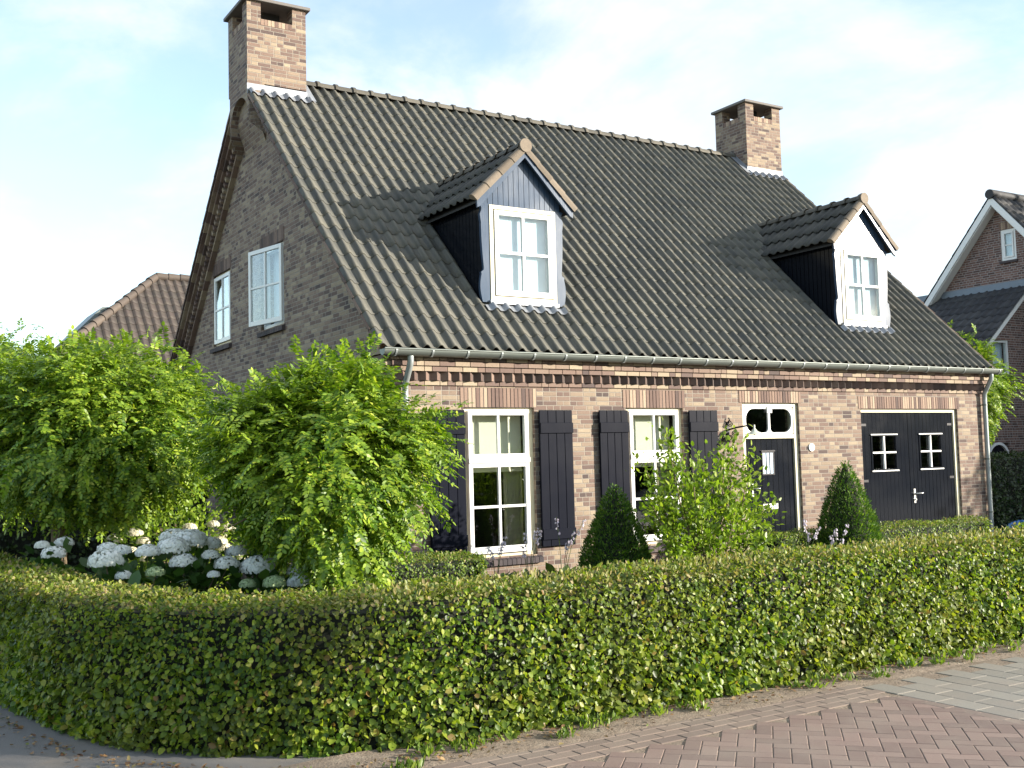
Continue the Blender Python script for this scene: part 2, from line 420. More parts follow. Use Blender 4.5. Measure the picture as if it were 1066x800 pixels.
# ---- roof
NR = 22; SLEN = math.hypot(D/2-YE, ZR-ZE); RL = SLEN/NR
ca, sa = math.cos(ANG), math.sin(ANG)
RX0, RX1 = -.28, W+.15
roof = tile_slope('roof', M['tile'], house, (RX0, YE, ZE-.03), (1, 0, 0), (0, ca, sa), RX1-RX0, NR, RL, (RX1-RX0)/61, .058, 12)
tile_slope('rear_slope', M['tile'], roof, (RX1, D-YE, ZE-.03), (-1, 0, 0), (0, -ca, sa), RX1-RX0, NR, RL, (RX1-RX0)/61, .058, 6)
mb = MB()   # roof deck under the tiles
for s_ in (0, 1):
    P = [(YE+.02, ZE-.09), (D/2, ZR-.07), (D/2, ZR-.25), (YE+.12, ZE-.17)]
    if s_: P = [(D-y, z) for y, z in P]
    mb.prism([(.01, y, z) for y, z in P], (W-.02, 0, 0))
mb.build('roof_deck', M['wood_under'], roof)
# verge cover strips (flap under the edge tiles), segmented per tile row
for xx, sg in ((RX0, -1), (RX1, 1)):
    for side in (0, 1):
        mb = MB()
        for r in range(NR):
            if YE+ca*(r+1)*RL > 4.66: continue
            def P(s_, h): 
                y = YE+ca*s_-sa*h; z = ZE-.03+sa*s_+ca*h
                return (xx-.01 if sg < 0 else xx-.005, D-y if side else y, z)
            a = r*RL-.012; b = (r+1)*RL+.008
            mb.prism([P(a, .020), P(b, .004), P(b, -.034), P(a, -.022)], (.016, 0, 0))
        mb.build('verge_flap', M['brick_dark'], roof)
# ridge caps
nc = int((RX1-RX0)/.333)
mb = MB()
x = RX0+.0
for i in range(nc+1):
    x0 = RX0+i*.333; x1 = min(x0+.35, RX1+.01)
    if x1-x0 < .05: continue
    if x0 < .75 and x1 > -.3 and x0 < .72 and x1 < .73: pass
    def ring(xx, rr):
        return [(xx, D/2+rr*math.cos(a), ZR-.045+rr*.95*math.sin(a)) for a in [math.pi*k/10 for k in range(11)]]
    A, B, Cc, Dd = ring(x0, .135), ring(x0+.055, .135), ring(x0+.058, .112), ring(x1, .108)
    for p_, q_ in ((A, B), (B, Cc), (Cc, Dd)):
        mb.add(p_+q_, [(k, k+1, 12+k, 11+k) for k in range(10)], 0, True)
    mb.add(A+[(x0, D/2, ZR-.045)], [(k+1, k, 11) for k in range(10)])
mb.build('ridge_caps', M['ridge'], roof)

# ---- eaves: corbel courses and sawtooth course
def brick_row(mb, x0, x1, y0, y1, z0, z1, L=.21, J=.01):
    x = x0
    while x < x1-.02:
        l = L if random.random() > .3 else L*.5-.005
        e = min(x+l, x1); j = random.uniform(-.002, .002)
        mb.box(x, e, y0+j, y1, z0, z1); x = e+J
cor = MB(); brick_row(cor, -.03, W+.03, -.028, .05, 2.625, 2.675); cor.build('string_course', M['brick_unit'], house); cor = MB()
brick_row(cor, -.06, W+.06, -.092, .05, 2.795, 2.852); brick_row(cor, -.075, W+.075, -.12, .05, 2.862, 2.918); brick_row(cor, -.09, W+.09, -.14, .05, 2.928, 2.985)
cor.build('eaves_corbel', M['brick_unit'], house)
mb = MB(); mb.box(-.02, W+.02, -.02, .04, 2.6755, 2.7945); mb.box(-.055, W+.055, -.085, .03, 2.7945, 2.7951); mb.box(-.05, W+.05, -.08, .03, 2.84, 2.98)
mb.build('eaves_mortar', M['mortar_dark'], house)
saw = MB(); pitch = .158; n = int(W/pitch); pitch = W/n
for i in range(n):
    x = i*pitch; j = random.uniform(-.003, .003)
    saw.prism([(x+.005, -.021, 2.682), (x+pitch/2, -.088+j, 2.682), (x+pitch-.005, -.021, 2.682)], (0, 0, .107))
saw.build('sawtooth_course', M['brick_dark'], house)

# ---- raking cornice on both gables (bands following the roof underside)
def rake_band(mb, side_x, out, h0, h1, seg, y0=YE+.05, y1=D/2, gap=.01, both=True, skip=None):
    """boxes along the rake, between perpendicular offsets h0..h1 below tile plane"""
    ux = -1 if side_x == 0 else 1
    L = math.hypot(y1-y0, (y1-y0)*SL); nseg = int(L/seg)
    for rear in ((0, 1) if both else (0,)):
        for i in range(nseg):
            s0 = i*L/nseg; s1 = (i+1)*L/nseg-gap
            def P(s_, h):
                y = y0+ca*s_+sa*h; z = roof_z(y0)+sa*s_-ca*h
                return (side_x if ux > 0 else -out, D-y if rear else y, z)
            if skip and skip(i): continue
            mb.prism([P(s0, h0), P(s1, h0), P(s1, h1), P(s0, h1)], (out, 0, 0))
for sx in (0, W):
    o_ = 1 if sx == 0 else .55
    mb = MB()
    rake_band(mb, sx, .262*o_, .035, .085, .22); rake_band(mb, sx, .195*o_, .092, .146, .22); rake_band(mb, sx, .09*o_, .262, .315, .22); rake_band(mb, sx, .145*o_, .152, .255, .115, gap=.06)
    mb.build('raking_cornice', M['brick_unit'], house)
    mb = MB(); rake_band(mb, sx, .05*o_, .08, .262, 20, gap=0); mb.build('raking_mortar', M['mortar_dark'], house)
# shoulder block under the eaves at the gable corners
for sx in (0, W):
    for rear in (0, 1):
        mb = MB()
        for k, (z0, z1, o_) in enumerate(((2.66, 2.715, .035), (2.725, 2.78, .07), (2.79, 2.85, .11), (2.86, 2.915, .15), (2.925, 2.985, .19), (2.995, 3.05, .22))):
            y0, y1 = -.02-k*.018, .52+k*.06
            if rear: y0, y1 = D-y1, D-y0
            if sx == 0: mb.box(-o_, -.0005, y0, y1, z0, z1)
            else: mb.box(W+.0005, W+o_*.55, y0, y1, z0, z1)
        mb.build('corner_corbel', M['brick_unit'], house)

# ---- soldier lintels
def lintel(x0, x1, z0, z1):
    mb = MB(); n = int(round((x1-x0)/.0585)); p_ = (x1-x0)/n
    for i in range(n): mb.box(x0+i*p_, x0+(i+1)*p_-.012, -.005-random.uniform(0, .005), .02, z0+.005, z1)
    mb.build('soldier_lintel', M['soldier'], house)
    mb = MB(); mb.box(x0-.004, x1, -.0015, .02, z0+.001, z1+.004); mb.build('lintel_mortar', M['mortar_dark'], house)
for a, b in WIN: lintel(a-.045, b+.045, ZH, 2.60)
lintel(DOOR[0]-.06, DOOR[1]+.06, DOOR[3], 2.612); lintel(GAR[0]-.05, GAR[1]+.06, ZH, 2.55)

# ---- gutter, brackets, downpipes
GY, GZc = -.225, 3.04
def gutter(parent, gy, gz, x0, x1):
    mb = MB(); r = .078; n = 12; A = []; B = []
    for k in range(n+1):
        a = math.pi+math.pi*k/n; A.append((gy+r*math.cos(a), gz+r*math.sin(a)))
    for k in range(n+1):
        a = math.pi+math.pi*k/n; B.append((gy+(r-.004)*math.cos(a), gz+(r-.004)*math.sin(a)))
    for prof, fl in ((A, 0), (B, 1)):
        vs = [(x0, y, z) for y, z in prof]+[(x1, y, z) for y, z in prof]; m_ = n+1
        fs = [(k, k+1, m_+k+1, m_+k) for k in range(n)]
        if fl: fs = [tuple(reversed(f)) for f in fs]
        mb.add(vs, fs, 0, True)
    sy = -1 if gy < 1 else 1
    mb.tube([(x0, gy+sy*r, gz+.004), (x1, gy+sy*r, gz+.004)], .011, 8)
    for x in (x0, x1):
        mb.add([(x, gy, gz)]+[(x, y, z) for y, z in A], [(0, k+1, k+2) for k in range(n)]); 
    return mb.build('gutter', M['zinc'], parent)
gut = gutter(house, GY, GZc, -.258, W+.167)
gutter(house, D-GY, GZc, -.258, W+.167)
nb = 25
for i in range(nb):
    x = -.1+i*(W+.2)/(nb-1); mb = MB(); pts = [(x, GY+.0835*math.cos(a), GZc+.0835*math.sin(a)) for a in [math.pi*.97+math.pi*1.03*k/10 for k in range(11)]]
    for a, b in zip(pts[:-1], pts[1:]):
        A, B = Vector(a), Vector(b); c = (A+B)/2; d_ = (B-A).normalized()
        mb.obox(c, Vector((1, 0, 0)), d_, Vector((1, 0, 0)).cross(d_), .013, (B-A).length/2+.003, .003)
    mb.build('gutter_bracket', M['zinc_light'], gut)
def downpipe(x, lab):
    mb = MB(); r = .04
    mb.tube([(x+.0, GY, 2.965), (x+.0, GY, 2.90), (x-.0, GY+.02, 2.85), (x-.005, -.12, 2.70), (x-.005, -.075, 2.62), (x-.005, -.07, 2.5), (x-.005, -.07, .05)], r, 14)
    p_ = mb.build('downpipe', M['zinc_light'], house, label=lab)
    for z in (2.42, 1.45, .5):
        mb = MB(); mb.tube([(x-.005, -.07, z-.015), (x-.005, -.07, z+.015)], r+.006, 14); mb.box(x-.02, x+.01, -.03, .01, z-.01, z+.01); mb.build('pipe_clip', M['zinc'], p_)
downpipe(.12, None); downpipe(W-.06, None)

# ---- windows of the facade
def frame_rect(mb, x0, x1, z0, z1, y0, y1, w, wt=None, wb=None):
    wt = wt or w; wb = wb or w
    mb.box(x0, x0+w, y0, y1, z0, z1); mb.box(x1-w, x1, y0, y1, z0, z1)
    mb.box(x0+w, x1-w, y0, y1, z1-wt, z1); mb.box(x0+w, x1-w, y0, y1, z0, z0+wb)
def front_window(x0, x1, first):
    mb = MB(); frame_rect(mb, x0, x1, ZB, ZH, .045, .15, .07, .05, .07)
    w = mb.build('window', M['cream'], house, .003)
    ZT = 1.66
    s = MB(); a, b = x0+.055, x1-.10
    # upper sash
    frame_rect(s, a, b, ZT+.03, ZH-.045, -.012, .044, .06, .055, .05)
    c = (a+b)/2; s.box(c-.017, c+.017, 0, .04, ZT+.08, ZH-.10)
    # transom moulding
    s.box(a-.004, b+.004, -.03, .046, ZT-.035, ZT+.029)
    # lower sash
    frame_rect(s, a, b, ZB+.055, ZT-.036, -.008, .044, .06, .055, .085)
    s.box(c-.017, c+.017, 0, .04, ZB+.14, ZT-.09)
    zm = (ZB+.14+ZT-.09)/2; s.box(a+.06, c-.0171, .001, .039, zm-.017, zm+.017); s.box(c+.0171, b-.06, .001, .039, zm-.017, zm+.017)
    s.build('sash', M['white'], w, .0025)
    for z0, z1 in ((ZT+.081, ZH-.101), (ZB+.141, ZT-.091)):
        g = MB(); g.box(a+.0605, b-.0605, .018, .023, z0, z1); g.build('pane', M['glass'], w)
    k = MB(); n = int((x1-x0+.12)/.07); p_ = (x1-x0+.12)/n   # sloping brick sill
    for i in range(n):
        xa = x0-.06+i*p_
        k.prism([(xa, .04, ZB-.004), (xa, -.06, ZB-.035), (xa, -.06, ZB-.105), (xa, .04, ZB-.105)], (p_-.008, 0, 0))
    k.build('sill', M['sill'], w)
    bl = MB()   # roller blind behind the upper half
    zb = 1.53
    bl.box(x0+.09, x1-.09, .21, .215, zb, ZH-.02); bl.box(x0+.08, x1-.08, .205, .22, zb-.025, zb)
    bl.build('blind', M['blind'], w)
    cu = MB(); cx0 = x1-.33; nfold = 10; pts = [(cx0+i*.03, .27+.022*(-1)**i) for i in range(nfold)]
    vs = [(px_, py_, z) for z in (.45, ZH) for px_, py_ in pts]
    cu.add(vs, [(i, i+1, nfold+i+1, nfold+i) for i in range(nfold-1)], 0, True); cu.build('curtain', M['curtain_tan'], w)
for i, (a, b) in enumerate(WIN): front_window(a, b, i == 0)

# ---- shutters
def shutter(x0, x1, tint):
    mb = MB(); n = 4; p_ = (x1-x0)/n; z0, z1 = .50, 2.31
    for i in range(n): mb.box(x0+i*p_+(0.002 if i else 0), x0+(i+1)*p_-.002, -.068, -.040, z0+random.uniform(0, .003), z1)
    sh = mb.build('shutter', M['navy_shutter'], house, .004)
    for z in (2.07, .66): mb = MB(); mb.box(x0, x1, -.088, -.0685, z-.07, z+.07); mb.build('batten', M['navy_shutter'], sh, .004)
    mb = MB(); mb.box(x0+.003, x1-.003, -.0395, -.03, z0+.02, z1-.02); mb.build('backing', M['navy_shutter'], sh, .004)
    for z in (2.07, .66):
        for q in (x0+.04, x1-.07): mb = MB(); mb.box(q, q+.03, -.03, .001, z-.03, z+.03); mb.build('hinge', M['iron'], sh)
for a, b in ((.44, .95), (2.09, 2.62), (3.08, 3.575), (4.705, 5.25)): shutter(a, b, 0)

# ---- front door
dx0, dx1, dz0, dz1 = DOOR
mb = MB(); ZTR = 1.93
mb.box(dx0, dx0+.085, .04, .17, dz0, dz1); mb.box(dx1-.085, dx1, .04, .17, dz0, dz1)
mb.box(dx0+.085, dx1-.085, .04, .17, dz1-.06, dz1); mb.box(dx0+.085, dx1-.085, .035, .17, ZTR-.05, ZTR+.02)
fr = mb.build('door_frame', M['cream'], house, .004)
# transom light with rounded openings
tx0, tx1, tz0, tz1 = dx0+.085, dx1-.085, ZTR+.0205, dz1-.0605
def rounded(x0, x1, z0, z1, rl, rr, n=6):
    pts = []
    def arc(cx, cz, r, a0, a1):
        for k in range(n+1): a = a0+(a1-a0)*k/n; pts.append((cx+r*math.cos(a), cz+r*math.sin(a)))
    arc(x1-rr, z0+rr, rr, -math.pi/2, 0); arc(x1-rr, z1-rr, rr, 0, math.pi/2)
    arc(x0+rl, z1-rl, rl, math.pi/2, math.pi); arc(x0+rl, z0+rl, rl, math.pi, 1.5*math.pi)
    return pts
tm = MB(); cxm = (tx0+tx1)/2
for a, b, rl, rr in ((tx0, cxm, .16, .07), (cxm, tx1, .07, .16)):
    inner = rounded(a+.03, b-.02 if a == tx0 else b-.03, tz0+.025, tz1-.025, rl, rr)
    if a != tx0: inner = rounded(a+.02, b-.03, tz0+.025, tz1-.025, rl, rr)
    n = len(inner); cx_, cz_ = (a+b)/2, (tz0+tz1)/2
    outer = []
    for x, z in inner:
        dx, dz = x-cx_, z-cz_; t = min(((b-a)/2)/max(abs(dx), 1e-6), ((tz1-tz0)/2)/max(abs(dz), 1e-6)); outer.append((cx_+dx*t, cz_+dz*t))
    for y in (.05, .085):
        vs = [(x, y, z) for x, z in outer]+[(x, y, z) for x, z in inner]
        tm.add(vs, [(k, (k+1) % n, n+(k+1) % n, n+k) for k in range(n)])
    vs = [(x, .05, z) for x, z in inner]+[(x, .085, z) for x, z in inner]; tm.add(vs, [(k, (k+1) % n, n+(k+1) % n, n+k) for k in range(n)])
tm.box(cxm-.05, cxm+.05, .03, .0495, tz1-.09, tz1)
tm.build('transom_light', M['white'], fr)
g = MB(); g.box(tx0+.01, tx1-.01, .066, .07, tz0+.01, tz1-.01); g.build('transom_pane', M['glass'], fr)
mb = MB(); n = 9; a, b = dx0+.0855, dx1-.0855; p_ = (b-a)/n
for i in range(n): mb.box(a+i*p_+.0015, a+(i+1)*p_-.0015, .075, .11, dz0+.01, ZTR-.052)
mb.box(a, b, .1105, .13, dz0+.01, ZTR-.052)
door = mb.build('front_door', M['navy'], house, .003)
mb = MB(); mb.box(6.27, 6.49, .066, .0745, 1.34, 1.66); mb.build('door_light', M['curtain_dormer'], door)
mb = MB(); frame_rect(mb, 6.25, 6.51, 1.32, 1.68, .06, .0745, .018)
for k in range(1, 3): mb.box(6.27+k*.0733-.004, 6.27+k*.0733+.004, .058, .0655, 1.34, 1.66)
mb.box(6.235, 6.525, .05, .0745, 1.681, 1.70)
mb.build('door_grille', M['iron'], door)
mb = MB(); mb.box(6.24, 6.56, .065, .0745, .79, .88); mb.box(6.27, 6.53, .058, .0645, .81, .86); mb.build('letterbox', M['steel'], door, .003)
mb = MB(); mb.box(6.02, 6.05, .062, .0745, 1.0, 1.2); mb.tube([(6.035, .065, 1.12), (6.035, .02, 1.12), (6.14, .015, 1.12)], .009, 8); mb.build('handle', M['steel'], door)
mb = MB(); mb.box(dx0-.05, dx1+.05, -.35, .16, 0.0, .058); mb.build('doorstep', M['slab'], house, .006)

# ---- garage doors
gx0, gx1, gz0, gz1 = GAR
mb = MB(); mb.box(gx0, gx0+.05, .04, .16, gz0, gz1); mb.box(gx1-.075, gx1, .04, .16, gz0, gz1); mb.box(gx0+.05, gx1-.075, .04, .16, gz1-.06, gz1)
mb.build('garage_door_frame', M['cream'], house, .004)
gm = (gx0+.05+gx1-.075)/2
for k, (a, b, wa, wb) in enumerate(((gx0+.052, gm-.004, 8.76, 9.41), (gm+.004, gx1-.077, 9.99, 10.6))):
    mb = MB(); n = 12; p_ = (b-a)/n; z0, z1 = gz0+.01, gz1-.062; w0, w1 = 1.31, 1.92
    for i in range(n):
        xa, xb = a+i*p_+.002, a+(i+1)*p_-.002
        parts = [(z0, z1)]
        if xb > wa and xa < wb: parts = [(z0, w0), (w1, z1)]
        for q0, q1 in parts: mb.box(xa, xb, .07, .10, q0, q1)
        if len(parts) == 2:
            if xa < wa: mb.box(xa, wa, .07, .10, w0, w1)
            if xb > wb: mb.box(wb, xb, .07, .10, w0, w1)
    mb.box(a, b, .1005, .115, z0, w0); mb.box(a, b, .1005, .115, w1, z1); mb.box(a, wa, .1005, .115, w0, w1); mb.box(wb, b, .1005, .115, w0, w1)
    leaf = mb.build('garage_door', M['navy'], house, .003)
    mb = MB(); frame_rect(mb, wa, wb, w0, w1, .058, .0995, .03); c = (wa+wb)/2; cz = (w0+w1)/2
    mb.build('window_frame', M['navy'], leaf)
    mb = MB(); mb.box(c-.014, c+.014, .055, .09, w0+.0305, w1-.0305); mb.box(wa+.0305, c-.0145, .056, .089, cz-.014, cz+.014); mb.box(c+.0145, wb-.0305, .056, .089, cz-.014, cz+.014)
    mb.box(wa-.01, wb+.01, .045, .057, w1-.012, w1+.006); mb.box(wa-.01, wb+.01, .045, .0575, w0-.012, w0+.008)
    mb.build('glazing_bar', M['white'], leaf)
    mb = MB(); mb.box(wa+.03, wb-.03, .092, .096, w0+.03, w1-.03); mb.build('pane', M['glass'], leaf)
    if k == 1:
        mb = MB(); x = a+.09; mb.box(x-.022, x+.022, .06, .0695, .74, .98); mb.tube([(x, .062, .9), (x, .01, .9), (x+.15, .005, .905)], .011, 8); mb.tube([(x, .06, .80), (x, .035, .80)], .016, 10)
        mb.build('handle', M['steel'], leaf)
    for z in (.35, 1.15, 2.08):
        mb = MB(); xe = a if k == 0 else b; mb.box(min(xe, xe+(.14 if k == 0 else -.14)), max(xe, xe+(.14 if k == 0 else -.14)), .063, .0695, z-.02, z+.02)
        mb.build('hinge', M['iron'], leaf)

# ---- gable windows (one sash standing open)
def gable_window(y0, y1, opened):
    mb = MB(); z0, z1 = GZ0, GZ1
    X0, X1 = (.045, .14)
    def fr(mb, ya, yb, za, zb, xa, xb, w, wb=None):
        wb = wb or w
        mb.box(xa, xb, ya, ya+w, za, zb); mb.box(xa, xb, yb-w, yb, za, zb); mb.box(xa, xb, ya+w, yb-w, zb-w, zb); mb.box(xa, xb, ya+w, yb-w, za, za+wb)
    fr(mb, y0, y1, z0, z1, X0, X1, .065)
    w = mb.build('window', M['cream'] if not opened else M['white'], house, .003)
    # sash in local coords: hinge at near side y0+.04, lies along +y
    hinge = Vector((.02 if not opened else -.005, y0+.045, 0)); L = y1-y0-.09
    s = MB(); g = MB()
    za, zb = z0+.045, z1-.045
    if opened: za -= .0
    fr(s, 0, L, za, zb, -.022, .022, .065, .075); c = L/2; zc = (za+zb)/2
    s.box(-.018, .018, c-.016, c+.016, za+.075, zb-.065); s.box(-.017, .017, .065, c-.0161, zc-.016, zc+.016); s.box(-.017, .017, c+.0161, L-.065, zc-.016, zc+.016)
    g.box(-.003, .003, .0655, L-.0655, za+.0755, zb-.0655)
    an = R(12) if opened else 0
    for b_ in (s, g): b_.v = [(hinge.x+math.cos(an)*x-math.sin(an)*y, hinge.y+math.sin(an)*x+math.cos(an)*y, z) for x, y, z in b_.v]
    s.build('sash', M['white'], w, .0025, label='white sash swung open away from the wall' if opened else None); g.build('pane', M['glass'], w)
    cu = MB(); nf = 34; pts = [(.22+.012*(-1)**i, y0+.03+(y1-y0-.06)*i/(nf-1)) for i in range(nf)]
    cu.add([(x, y, z) for z in (z0, z1) for x, y in pts], [(i, i+1, nf+i+1, nf+i) for i in range(nf-1)], 0, True); cu.build('curtain', M['curtain'], w)
    k = MB(); n = 15; p_ = (y1-y0+.1)/n
    for i in range(n):
        ya = y0-.05+i*p_; k.prism([(.04, ya, z0-.004), (-.06, ya, z0-.04), (-.06, ya, z0-.11), (.04, ya, z0-.11)], (0, p_-.008, 0))
    k.build('sill', M['sill'], w)
    li = MB(); n = int((y1-y0+.08)/.0585); p_ = (y1-y0+.08)/n
    for i in range(n): li.box(-.005-random.uniform(0, .004), .02, y0-.04+i*p_, y0-.04+(i+1)*p_-.009, z1+.004, z1+.205)
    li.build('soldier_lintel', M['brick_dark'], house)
    li = MB(); li.box(-.0015, .02, y0-.044, y1+.04, z1+.001, z1+.208); li.build('lintel_mortar', M['mortar_dark'], house)
gable_window(*GW[0], True); gable_window(*GW[1], False)

# ---- chimneys
def chimney(x0, x1, y0, y1, corbel):
    mb = MB(); zb = roof_z(y0)-.35; zo, zt = 8.99, 9.265; t = .215
    mb.box(x0, x1, y0, y1, zb if not corbel else 7.9, zo)
    # four piers round the smoke openings
    px = .235
    for a in ((x0, x0+px), (x1-px, x1)):
        for b in ((y0, y0+px), (y1-px, y1)): mb.box(a[0], a[1], b[0], b[1], zo+.0002, zt)
    c = mb.build('chimney', M['brick'], roof)
    # inner flue
    mb = MB(); mb.box(x0+.33, x1-.33, y0+.36, y1-.36, zo+.001, zt-.002); mb.build('flue', M['dark'], roof)
    # soldier course under openings
    mb = MB(); n = 9; mb3 = MB()
    for i in range(n):
        xx = x0+px+(x1-x0-2*px)*i/n; mb.box(xx, xx+(x1-x0-2*px)/n-.008, y0-.004, y0+.02, zo-.1, zo-.002)
        yy = y0+px+(y1-y0-2*px)*i/n; mb3.box(x0-.004, x0+.02, yy, yy+(y1-y0-2*px)/n-.008, zo-.1, zo-.002)
    mb.build('soldier_course', M['soldier'], roof); mb3.build('soldier_course', M['soldier'], roof)
    mb = MB(); mb.box(x0-.065, x1+.065, y0-.065, y1+.065, zt+.001, zt+.055); mb.build('chimney_cap', M['slab'], roof, .006)
    # lead flashing: collar plus apron dressed over the tiles
    mb = MB(); z0 = roof_z(y0)
    mb.box(x0-.008, x1+.008, y0-.009, y0-.001, z0-.06, z0+.12)
    pit = (RX1-RX0)/61; n = 60; rows_ = []
    for s_ in (.0, -.07, -.15):
        row = []
        for i in range(n+1):
            xx = max(RX0+.01, x0-.09)+(min(RX1-.01, x1+.12)-max(RX0+.01, x0-.09))*i/n; ph = ((xx-RX0)/pit) % 1
            h = roll(ph, .058)
            h = h*.9+.030
            y = y0+.0+s_*ca; z = roof_z(y0)+s_*sa
            edge = .012*math.sin(i*1.7) if s_ < -.1 else 0
            row.append((xx, y-sa*h+edge*ca, z-.02+ca*h+edge*sa))
        rows_.append(row)
    vs = sum(rows_, []); mb.add(vs, [(j*(n+1)+i, j*(n+1)+i+1, (j+1)*(n+1)+i+1, (j+1)*(n+1)+i) for j in range(2) for i in range(n)], 0, True)
    for sx, o_ in ((x0-.009, -1), (x1+.001, 1)):
        if sx < -.25 or sx > W-.02: continue
        ym = D/2
        mb.prism([(sx, y0, z0-.05), (sx, ym, ZR-.05), (sx, ym, ZR+.10), (sx, y0, z0+.12)], (.008, 0, 0))
        xb = sx+(.13 if o_ > 0 else -.13)
        mb.add([(sx, y0-.12, roof_z(y0-.12)+.062), (xb, y0-.12, roof_z(y0-.12)+.062), (xb, ym, ZR+.06), (sx, ym, ZR+.06)], [(0, 1, 2, 3)])
    mb.build('lead_flashing', M['lead'], roof)
    return c
CX0 = -.287
chimney(CX0, CX0+1.01, 4.692, 5.69, True); chimney(W-1.01, W+.02, 4.66, 5.62, False)
# masonry arch carrying the left chimney in front of the gable
mb = MB(); yc = D/2+.0
for a, b in zip(np.linspace(-.80, .80, 81)[:-1], np.linspace(-.80, .80, 81)[1:]):
    def bot(d_):
        t = abs(d_)/.50
        return 7.22+.52*math.sqrt(max(0, 1-t*t)) if t < 1 else 7.22-.96*(abs(d_)-.5)
    def top(d_): return 7.8995 if 4.693 < D/2+d_ < 5.689 else roof_z(D/2+abs(d_))-.13
    a = float(a); b = float(b); dm_ = (abs(a)+abs(b))/2
    xo = CX0 if dm_ < .5 else CX0+(dm_-.5)/.32*(-CX0-.05)
    if bot(a) > top(a) or bot(b) > top(b): continue
    m_ = yc+(a+b)/2; ta = 7.8995 if 4.693 < m_ < 5.689 else roof_z(yc+a)-.13; tb = 7.8995 if 4.693 < m_ < 5.689 else roof_z(yc+b)-.13
    mb.prism([(xo, yc+a, bot(a)), (xo, yc+b, bot(b)), (xo, yc+b, tb), (xo, yc+a, ta)], (-xo-.0005, 0, 0))
mb.prism([(-.0006, yc-.497, 6.92), (-.17, yc-.497, 7.42), (-.17, yc-.497, 7.76), (-.0006, yc-.497, 7.76)], (0, .994, 0))
mb.build('chimney_arch', M['brick'], roof)

